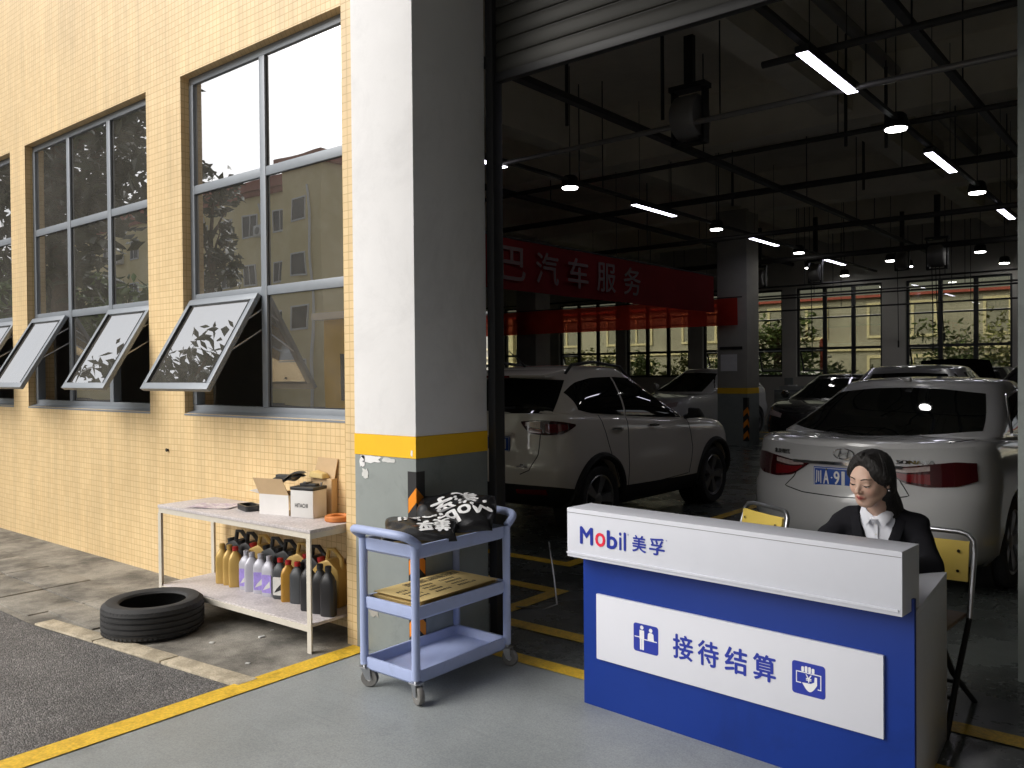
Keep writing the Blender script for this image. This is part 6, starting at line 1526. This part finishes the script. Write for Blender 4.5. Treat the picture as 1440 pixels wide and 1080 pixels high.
WM = thing('person', 'woman in black suit jacket and white shirt seated behind the reception desk, looking down', 'person', (-1.095, 4.0, .004))
yaw_, pit_ = R(-15), R(13)
def rotm():
    rz = Matrix.Rotation(yaw_, 3, 'Z'); rx = Matrix.Rotation(pit_, 3, 'X'); ry = Matrix.Rotation(R(4), 3, 'Y')
    return np.array(rz @ rx @ ry)
HT = (rotm(), np.array((0.005, -.262, 1.080)), .99)
SHL = {-1: (-.150, -.085, .866), 1: (.150, -.085, .866)}
ELB = {-1: (-.285, -.16, .725), 1: (.225, -.15, .71)}
WRI = {-1: (-.205, -.375, .738), 1: (.085, -.385, .738)}
def hands(F):
    for sg in (-1, 1):
        w = np.array(WRI[sg]); d = np.array((-sg*.45, -.88, -.10)); d /= np.linalg.norm(d); sd = np.cross(d, (0, 0, 1)); sd /= np.linalg.norm(sd)
        up = np.cross(sd, d)
        F.cap(w, w+d*.02, .024, .024, .015)
        for q in (-.024, -.008, .008, .024): F.cap(w+d*.01+sd*q*.7, w+d*.075+sd*q, .0125, .0115, .012)
        for q, L_ in ((-.027, .058), (-.009, .070), (.009, .066), (.027, .052)):
            a = w+d*.08+sd*q; b = a+d*L_*.5+up*.004+sd*q*.10; c = b+d*L_*.45-up*.016
            F.cap(a, b, .0092, .0085, .004); F.cap(b, c, .0085, .0072, .004)
        th = sd*(1 if sg > 0 else -1)
        a = w+d*.025+th*.022; b = a+d*.030+th*.022-up*.004; c = b+d*.028+th*.004-up*.006
        F.cap(a, b, .0125, .0105, .008); F.cap(b, c, .0100, .0085, .004)
def body_field():
    F = Field(axis(-.46, .40, [(-.30, .20)], .0036, .014), axis(-.62, .24, [(-.56, -.15)], .0036, .014), axis(-.01, 1.26, [(.70, .77), (.94, 1.22)], .0034, .014))
    # skull and face
    T = HT
    F.ell((0, .014, .028), (.075, .094, .086), .02, T=T); F.ell((0, -.020, -.022), (.061, .068, .082), .03, T=T)
    F.ell((0, -.046, -.088), (.024, .024, .020), .028, T=T)
    for s_ in (-1, 1):
        F.cap((s_*.050, -.002, -.050), (s_*.016, -.046, -.090), .016, .014, .03, T=T)
        F.ell((s_*.034, -.050, -.024), (.025, .026, .024), .02, T=T)
        F.ell((s_*.0765, .012, -.008), (.008, .018, .029), .006, T=T)
    F.cap((-.030, -.073, .022), (.030, -.073, .022), .012, .012, .022, T=T)
    for s_ in (-1, 1): F.ell((s_*.031, -.101, .004), (.017, .014, .010), .012, 'sub', T=T)
    for s_ in (-1, 1): F.ell((s_*.031, -.0725, .001), (.0150, .0135, .0115), .005, T=T)
    F.cap((0, -.082, .012), (0, -.1025, -.024), .0065, .0090, .012, T=T); F.cap((0, -.1025, -.0245), (0, -.099, -.029), .0088, .0085, .006, T=T)
    for s_ in (-1, 1): F.ell((s_*.0115, -.0925, -.029), (.0072, .0085, .0065), .006, T=T)
    for s_ in (-1, 1):
        F.cap((0, -.0885, -.0535), (s_*.019, -.0800, -.0575), .0052, .0030, .004, T=T); F.cap((0, -.0885, -.0645), (s_*.017, -.0795, -.0600), .0060, .0032, .004, T=T)
    # neck, trunk, limbs
    h = HT[1]; F.cap((h[0]+.005, h[1]+.055, h[2]-.06), (0, -.090, .89), .047, .048, .03)
    F.cap((-.14, -.080, .855), (.14, -.080, .855), .036, .036, .03); F.ell((0, -.05, .77), (.118, .070, .13), .04); F.ell((0, -.0, .62), (.12, .085, .14), .06); F.ell((0, .05, .51), (.15, .10, .085), .05)
    for s_ in (-1, 1):
        F.cap(SHL[s_], ELB[s_], .042, .035, .03); F.cap(ELB[s_], WRI[s_], .035, .022, .015)
        F.cap((s_*.085, .03, .50), (s_*.10, -.40, .48), .07, .052, .03); F.cap((s_*.10, -.40, .48), (s_*.10, -.36, .09), .05, .032, .02); F.cap((s_*.10, -.36, .06), (s_*.105, -.50, .04), .03, .024, .02)
    hands(F); return F
me, acc = body_field().mesh('body', None)
# skin with lip colour where the lips are
hp = ((acc-HT[1]) @ HT[0])/HT[2]
lip = np.exp(-((hp[:, 0]/.0185)**4))*np.exp(-(((hp[:, 2]+.0595-.0018*np.cos(hp[:, 0]*120))/.0088)**4))*(hp[:, 1] < -.070)
chk = .5*np.exp(-(((np.abs(hp[:, 0])-.04)/.018)**2+((hp[:, 2]+.028)/.018)**2))*(hp[:, 1] < -.03)
m, nt, b = _new('skin'); N = nt.nodes; L = nt.links
at = N.new('ShaderNodeAttribute'); at.attribute_name = 'lip'; a2 = N.new('ShaderNodeAttribute'); a2.attribute_name = 'blush'
mx = N.new('ShaderNodeMix'); mx.data_type = 'RGBA'; mx.inputs['A'].default_value = (.63, .42, .32, 1); mx.inputs['B'].default_value = (.40, .085, .075, 1)
m2 = N.new('ShaderNodeMix'); m2.data_type = 'RGBA'; m2.inputs['B'].default_value = (.64, .33, .25, 1)
nz = N.new('ShaderNodeTexNoise'); nz.inputs['Scale'].default_value = 60; mr = N.new('ShaderNodeMapRange'); mr.inputs['To Min'].default_value = .94; mr.inputs['To Max'].default_value = 1.06; L.new(nz.outputs['Fac'], mr.inputs['Value'])
L.new(at.outputs['Fac'], mx.inputs['Factor']); L.new(a2.outputs['Fac'], m2.inputs['Factor']); m2.inputs['A'].default_value = (.63, .42, .32, 1); L.new(m2.outputs['Result'], mx.inputs['A'])
vs = N.new('ShaderNodeVectorMath'); vs.operation = 'SCALE'; L.new(mx.outputs['Result'], vs.inputs[0]); L.new(mr.outputs[0], vs.inputs['Scale']); L.new(vs.outputs[0], b.inputs['Base Color'])
b.inputs['Roughness'].default_value = .55; b.inputs['Subsurface Weight'].default_value = .12; b.inputs['Subsurface Radius'].default_value = (.012, .005, .003); b.inputs['Subsurface Scale'].default_value = .6
M['skin'] = m; me.materials[0] = m
for nm, arr in (('lip', lip), ('blush', chk)):
    at_ = me.attributes.new(nm, 'FLOAT', 'POINT'); at_.data.foreach_set('value', np.clip(arr[:len(me.vertices)], 0, 1).astype(np.float32))
BODY = link('body', me, WM)
def hw(p): return Vector(HT[1]+HT[2]*(HT[0] @ np.array(p, float)))
_bt = BVHTree.FromPolygons([v.co.copy() for v in me.vertices], [tuple(p.vertices) for p in me.polygons])
def on_face(x, z, off=.0006):
    d = Vector(HT[0] @ np.array((0, 1, 0))); o = hw((x, -.25, z)); r = _bt.ray_cast(o, d); return (r[0] if r[0] is not None else hw((x, -.08, z)))-d*off
for s_ in (-1, 1):
    # lowered lids with lash line, a sliver of eye, brow
    U = [-1+2*i/14 for i in range(15)]
    MB().tube([on_face(s_*(.031+.0160*u), -.0040+.0036*u*u+(.0015*u if u > 0 else 0)) for u in U], [.0007+.0015*(1-abs(u)**3) for u in U], 6).build('eyelash', M['eye_dark'], WM, smooth=True)
    MB().tube([on_face(s_*(.031+.0110*u), -.0062+.0012*u*u) for u in U], [.0006+.0013*(1-u*u) for u in U], 6).build('eye', M['eye_white'], WM, smooth=True)
    MB().tube([on_face(s_*(.030+.0060*u), -.0058, .0012) for u in U], [.0006+.0013*(1-u*u) for u in U], 6).build('iris', M['eye_dark'], WM, smooth=True)
    MB().tube([on_face(s_*(.0125+.037*(u+1)/2), .0225+.0065*math.sin((u+1)*1.3)-.001*u, .0002) for u in U], [.0009+.0019*math.sin(math.pi*min(1, .18+.78*(u+1)/2)) for u in U], 6).build('eyebrow', M['brow'], WM, smooth=True)
    MB().cyl(on_face(s_*.0060, -.0355, 0), on_face(s_*.0090, -.0352, 0), .0018, n=8).build('nostril', M['brow'], WM)
MB().tube([on_face(.0175*u, -.0592+.0012*abs(u), .0001) for u in [-1+2*i/12 for i in range(13)]], [.0004+.0009*(1-abs(-1+2*i/12)) for i in range(13)], 6).build('lip_line', mat('lip_line', (.14, .02, .02), .6, var=0), WM, smooth=True)
MB().lathe([(.001, -.004), (.0035, -.003), (.0045, 0), (.0035, .003), (.001, .004)], 12, Matrix.Translation(hw((.080, .006, -.043)))).build('earring', M['chrome'], WM, smooth=True)
# hair: swept from a parting, falling behind the shoulder
F = Field(axis(-.20, .24, [(-.2, .24)], .0042, .0042), axis(-.42, .06, [(-.5, .1)], .0042, .0042), axis(.72, 1.26, [(.6, 1.3)], .0044, .0044))
T = HT
F.ell((0, .018, .034), (.086, .103, .092), .02, T=T)
F.ell((0, .052, -.03), (.074, .066, .085), .03, T=T)
for s_ in (-1, 1): F.cap((s_*.016, -.040, .108), (s_*.074, -.016, .020), .016, .018, .03, T=T); F.cap((s_*.074, -.008, .020), (s_*.066, .050, -.055), .016, .016, .015, T=T)
hb = hw((0, .06, -.02)); hs = hw((.06, .05, -.04))
F.cap(hb, (.045, -.115, .95), .058, .044, .03); F.cap((.045, -.115, .95), (.075, -.055, .82), .044, .028, .03)
F.ell((.0, -.085, -.030), (.060, .062, .100), .012, 'sub', T=T); F.ell((.0, -.108, .046), (.047, .055, .049), .016, 'sub', T=T)
F.cap((.006, -.062, .116), (.010, .02, .134), .004, .004, .010, 'sub', T=T)
X, Y, Z = F._pts((slice(None),)*3)
P = (np.stack([X-HT[1][0], Y-HT[1][1], Z-HT[1][2]], -1) @ HT[0]); an = np.arctan2(P[..., 0], P[..., 1]-.01+P[..., 2]*.25)
F.F += (.0011*np.sin(an*46+P[..., 2]*18)+.0008*np.sin(an*91+P[..., 2]*33)).astype(np.float32)
me, _ = F.mesh('hair', M['hair']); HR = link('hair', me, WM)
_ht = BVHTree.FromPolygons([v.co.copy() for v in me.vertices], [tuple(p.vertices) for p in me.polygons]); hr_ = random.Random(12); st_ = MB()
for k_ in range(170):
    az_ = R(40+280*hr_.random()); dr_ = (hr_.random()-.5)*.5; z_ = 1.195-.02*hr_.random(); zend = .80+.16*hr_.random(); P = []
    while z_ > zend:
        q = min(1, max(0, (1.08-z_)/.22)); cx_, cy_ = lerp(HT[1][0], .055, q), lerp(HT[1][1]+.02, -.10, q); a_ = az_+dr_*(1.2-z_)*2
        d = Vector((math.sin(a_), -math.cos(a_), 0)); r = _ht.ray_cast(Vector((cx_, cy_, z_))+d*.35, -d)
        if r[0] is None: break
        P.append(r[0]+d*(.0004+.0022*hr_.random())); z_ -= .016
    if len(P) > 4:
        for _ in range(2): P = [P[0]]+[(P[i-1]+P[i]*2+P[i+1])/4 for i in range(1, len(P)-1)]+[P[-1]]
        if max((b_-a_).length for a_, b_ in zip(P, P[1:])) < .05: st_.tube(P, [.0013]*(len(P)-1)+[.0004], 4)
stuff(st_.build('hair_strands', M['hair'], HR, smooth=True))
# jacket
F = Field(axis(-.48, .42, [], .008, .008), axis(-.50, .26, [], .008, .008), axis(.40, 1.0, [], .008, .008))
F.cap((-.120, -.085, .862), (.120, -.085, .862), .056, .056, .04); F.ell((0, -.06, .775), (.145, .102, .15), .05); F.ell((0, .0, .62), (.142, .105, .14), .05); F.ell((0, .05, .52), (.172, .125, .09), .05)
for s_ in (-1, 1):
    F.cap((s_*.100, -.085, .890), (s_*.158, -.085, .868), .036, .042, .025)
    F.cap(SHL[s_], ELB[s_], .047, .041, .02); w = np.array(WRI[s_]); e = np.array(ELB[s_]); F.cap(e, e+(w-e)*.88, .043, .034, .02)
F.cap((-.07, -.10, .905), (-.05, -.06, .935), .03, .026, .03); F.cap((.07, -.10, .905), (.05, -.06, .935), .03, .026, .03)
X, Y, Z = F._pts((slice(None),)*3)
wedge = np.maximum(np.abs(X)*.92-(Z-.66)*.30, Y+.085)
F.F = np.maximum(F.F, -wedge.astype(np.float32))
h = HT[1]; F.cap((h[0]+.005, h[1]+.055, h[2]-.04), (0, -.09, .90), .060, .064, .01, 'sub')
fold_n = (.0025*np.sin(X*40+Z*55)*np.cos(Y*38)+.002*np.sin(Z*90+X*25)).astype(np.float32)
F.F += fold_n
me, _ = F.mesh('jacket', M['suit']); JK = link('jacket', me, WM)
for s_ in (-1, 1):
    q = [Vector((s_*.012, -.168, .70)), Vector((s_*.050, -.170, .80)), Vector((s_*.075, -.150, .885)), Vector((s_*.066, -.095, .945))]
    o = [Vector((s_*.045, -.170, .74)), Vector((s_*.100, -.162, .815)), Vector((s_*.118, -.135, .89)), Vector((s_*.090, -.085, .935))]
    G = [[a, a.lerp(c, .5)+Vector((0, -.006, 0)), c] for a, c in zip(q, o)]
    MB().grid(G).grid([[p+Vector((0, .012, 0)) for p in r] for r in G]).build('lapel', M['suit'], JK, smooth=True)
# shirt
F = Field(axis(-.16, .16, [], .005, .005), axis(-.24, .08, [], .005, .005), axis(.55, 1.0, [], .005, .005))
F.cap((-.12, -.085, .862), (.12, -.085, .862), .050, .050, .04); F.ell((0, -.06, .78), (.140, .094, .145), .05)
h = HT[1]; F.cap((h[0]+.003, h[1]+.070, h[2]-.105), (0, -.09, .895), .054, .070, .015)
F.cap((h[0]+.005, h[1]+.055, h[2]-.05), (h[0], -.130, .945), .0500, .0500, .003, 'sub')
X, Y, Z = F._pts((slice(None),)*3); F.F += (.0022*np.sin(X*70+Z*14)).astype(np.float32)
F.F = np.maximum(F.F, (Z-.903-.55*(Y+.175)).astype(np.float32))
me, _ = F.mesh('shirt', M['shirt']); ST = link('shirt', me, WM)
for s_ in (-1, 1):
    # collar leaf: fold line round the neck, point on the chest
    fold = [Vector((s_*.004, -.176, .905)), Vector((s_*.030, -.176, .925)), Vector((s_*.052, -.158, .945)), Vector((s_*.060, -.120, .958)), Vector((s_*.052, -.080, .962))]
    edge = [Vector((s_*.036, -.186, .862)), Vector((s_*.056, -.178, .890)), Vector((s_*.070, -.154, .914)), Vector((s_*.075, -.116, .932)), Vector((s_*.066, -.072, .938))]
    G = [[a, a.lerp(e, .35)+Vector((s_*.003, -.004, .001)), a.lerp(e, .7)+Vector((s_*.002, -.004, 0)), e] for a, e in zip(fold, edge)]
    MB().grid(G).grid([[p+Vector((-s_*.001, .005, -.002)) for p in r] for r in G]).build('collar', M['shirt'], ST, smooth=True)
MB().bx(-.007, .007, -.162, -.158, .74, .885).build('placket', M['shirt'], ST)
for zz in (.77, .825, .87): MB().cyl((0, -.160, zz), (0, -.164, zz), .004, n=10).build('button', M['label_w'], ST)
# trousers and shoes
F = Field(axis(-.26, .26, [], .011, .011), axis(-.50, .24, [], .011, .011), axis(.06, .66, [], .011, .011))
F.ell((0, .05, .51), (.165, .115, .095), .05)
for s_ in (-1, 1): F.cap((s_*.085, .03, .50), (s_*.10, -.40, .48), .082, .064, .03); F.cap((s_*.10, -.40, .48), (s_*.10, -.36, .10), .062, .05, .02)
me, _ = F.mesh('trousers', M['suit']); link('trousers', me, WM)
for s_ in (-1, 1):
    F = Field(axis(s_*.105-.09, s_*.105+.09, [], .007, .007), axis(-.60, -.26, [], .007, .007), axis(-.006, .16, [], .007, .007))
    F.cap((s_*.10, -.345, .045), (s_*.105, -.51, .032), .040, .034, .02); F.cap((s_*.10, -.35, .05), (s_*.10, -.35, .10), .038, .036, .02)
    X, Y, Z = F._pts((slice(None),)*3); F.F = np.maximum(F.F, (.002-Z).astype(np.float32))
    me, _ = F.mesh('shoe', M['black_plastic']); link('shoe', me, WM)
